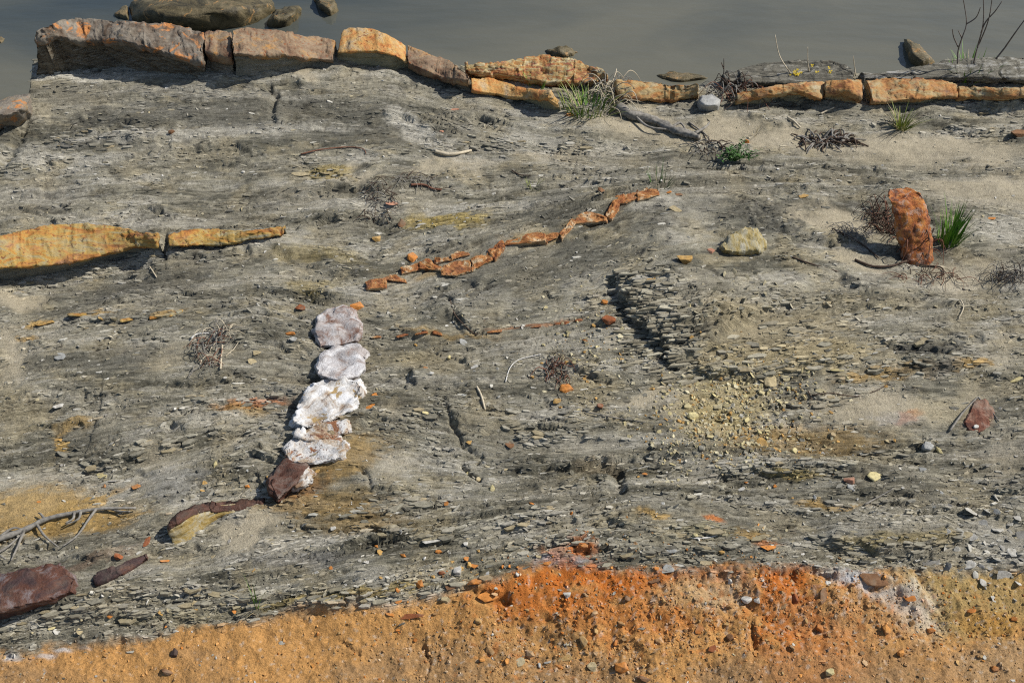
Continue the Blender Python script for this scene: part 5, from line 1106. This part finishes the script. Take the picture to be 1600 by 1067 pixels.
# leafy plant
lp_ = hit(1148, 252); e = empty('leafy_plant', tuple(lp_)); rr = random.Random(9); LV, LF, stems = [], [], []
for i in range(26):
    a = rr.uniform(0, 6.283); r = rr.uniform(.02, .10); z0 = lp_.z; tip = np.array([lp_.x + math.cos(a)*r*1.25, lp_.y + math.sin(a)*r, z0 + rr.uniform(.03, .08)])
    stems.append(tube([np.array(lp_), (np.array(lp_)+tip)/2 + np.array([0, 0, .015]), tip], .0022, .001, 5))
    for k in range(9):
        q = np.array(lp_)*(1-(.35+.08*k)) + tip*(.35+.08*k) + np.array([0, 0, .008]); b = rr.uniform(0, 6.283); L = rr.uniform(.018, .034); W = L*.36
        d = np.array([math.cos(b), math.sin(b), rr.uniform(-.1, .7)]); d /= np.linalg.norm(d); s = np.cross(d, (0, 0, 1)); s /= np.linalg.norm(s); o = len(LV)
        LV += [q, q + d*L*.5 + s*W*.5 + np.array([0,0,.003]), q + d*L, q + d*L*.5 - s*W*.5 + np.array([0,0,.003]), q + d*L*.5]
        LF += [(o, o+1, o+4), (o+1, o+2, o+4), (o+2, o+3, o+4), (o+3, o, o+4)]
V, F = join(stems); finish('stems', V, F, LEAF, e); link_mesh('leaves', np.array(LV)-np.array(lp_), LF, LEAF, e, smooth=False)
T_(e, 'low dark green leafy plant on the sand beside the driftwood', 'plant')
# yellow flowers and stems behind the ledge
def stems_plant(name, u, v, lines, r, mat, label, cat, petals=(), group=None):
    b = hit(u, v); e = empty(name, tuple(b)); T = []
    for ln in lines:
        n = len(ln); T.append(tube([at_y(uu, vv, b.y + .015*math.sin(k*2.1)) for k, (uu, vv) in enumerate(ln)], r, r*.45, 5))
    V, F = join(T); finish('stems', V, F, mat, e)
    if petals:
        rr = random.Random(u); PV, PF = [], []
        for (pu, pv, n) in petals:
            for i in range(n):
                q = at_y(pu + rr.gauss(0, 5), pv + rr.gauss(0, 5), b.y + rr.uniform(-.03, .03))
                for k in range(4):
                    a = k*1.571 + rr.uniform(0, 1); L = rr.uniform(.008, .016); d = np.array([math.cos(a), math.sin(a)*.6, math.sin(a)*.6]); s = np.cross(d, (0, -.5, .8)); o = len(PV)
                    PV += [q, q + d*L*.6 + s*L*.4, q + d*L, q + d*L*.6 - s*L*.4]; PF.append((o, o+1, o+2, o+3))
        link_mesh('petals', np.array(PV)-np.array(b), PF, YFL, e, smooth=False)
    return T_(e, label, cat, group)
G6 = 'yellow flowering plants on the ledge'
stems_plant('yellow_flower', 1248, 131, [[(1252,131),(1240,120),(1228,105),(1217,85),(1211,55)], [(1248,130),(1244,118)], [(1250,130),(1255,122)]], .005, WOOD_P, 'yellow flowers at the foot of the long bent pale stem', 'flower', [(1242,116,16), (1245,125,12), (1256,128,10)], G6)
stems_plant('yellow_flower', 1268, 128, [[(1266,128),(1265,115),(1262,98),(1262,74)], [(1268,128),(1271,120)]], .005, WOOD_P, 'yellow flower beside the straight short pale stem', 'flower', [(1269,119,9)], G6)
stems_plant('yellow_flower', 1294, 127, [[(1294,127),(1294,118),(1293,112)]], .003, STEMG, 'small yellow flower furthest right on the ledge', 'flower', [(1294,115,7), (1293,123,4)], G6)
stems_plant('dry_weed', 1336, 126, [[(1337,119),(1335,104),(1333,88)]], .004, WOOD_P, 'short pale stem above the root filled crack', 'dry weed', (), 'dry weeds by the water')
stems_plant('dry_weed', 1130, 130, [[(1130,130),(1131,112),(1131,92)], [(1131,108),(1127,98)], [(1131,118),(1138,112)]], .004, WOOD_D, 'short dark stem on the weathered slab by the root bundle', 'dry weed', (), 'dry weeds by the water')
stems_plant('dry_weed', 1497, 126, [[(1496,100),(1497,80),(1503,60),(1510,38),(1507,10),(1502,-12)], [(1510,38),(1525,28),(1532,12)], [(1497,74),(1490,58),(1488,46)], [(1503,60),(1497,48)]], .0045, STEMG, 'branched dry grey stem left of the tallest one', 'dry weed', (), 'dry weeds by the water')
stems_plant('dry_weed', 1522, 126, [[(1521,100),(1527,75),(1535,45),(1537,20),(1536,-15)], [(1533,52),(1540,35),(1555,18),(1566,2)], [(1527,75),(1533,62),(1545,30),(1551,-8)]], .005, STEMG, 'tallest forked dry stem above the green tuft', 'dry weed', (), 'dry weeds by the water')
stems_plant('dry_weed', 1556, 126, [[(1556,93),(1570,75),(1586,52),(1602,30),(1614,10)]], .0055, STEMG, 'leaning dark stem at the right edge', 'dry weed', (), 'dry weeds by the water')

# things that still read alike: say which of them
from collections import defaultdict
alike = defaultdict(list)
for o in bpy.data.objects:
    if o.parent is None and o.get('label') and o.get('group'): alike[o['label']].append(o)
for lab, L in alike.items():
    if len(lab.split()) > 13: lab = ' '.join(lab.split()[1:])
    if len(L) > 1:
        L.sort(key=lambda o: project(o.location.x, o.location.y, o.location.z)[0]); n = len(L)
        num = ('', 'leftmost', 'second from left', 'third from left', 'fourth from left', 'fifth from left', 'sixth from left', 'seventh from left')
        for i, o in enumerate(L): o['label'] = lab + ', ' + ('rightmost' if i == n-1 else num[min(i+1, 7)])
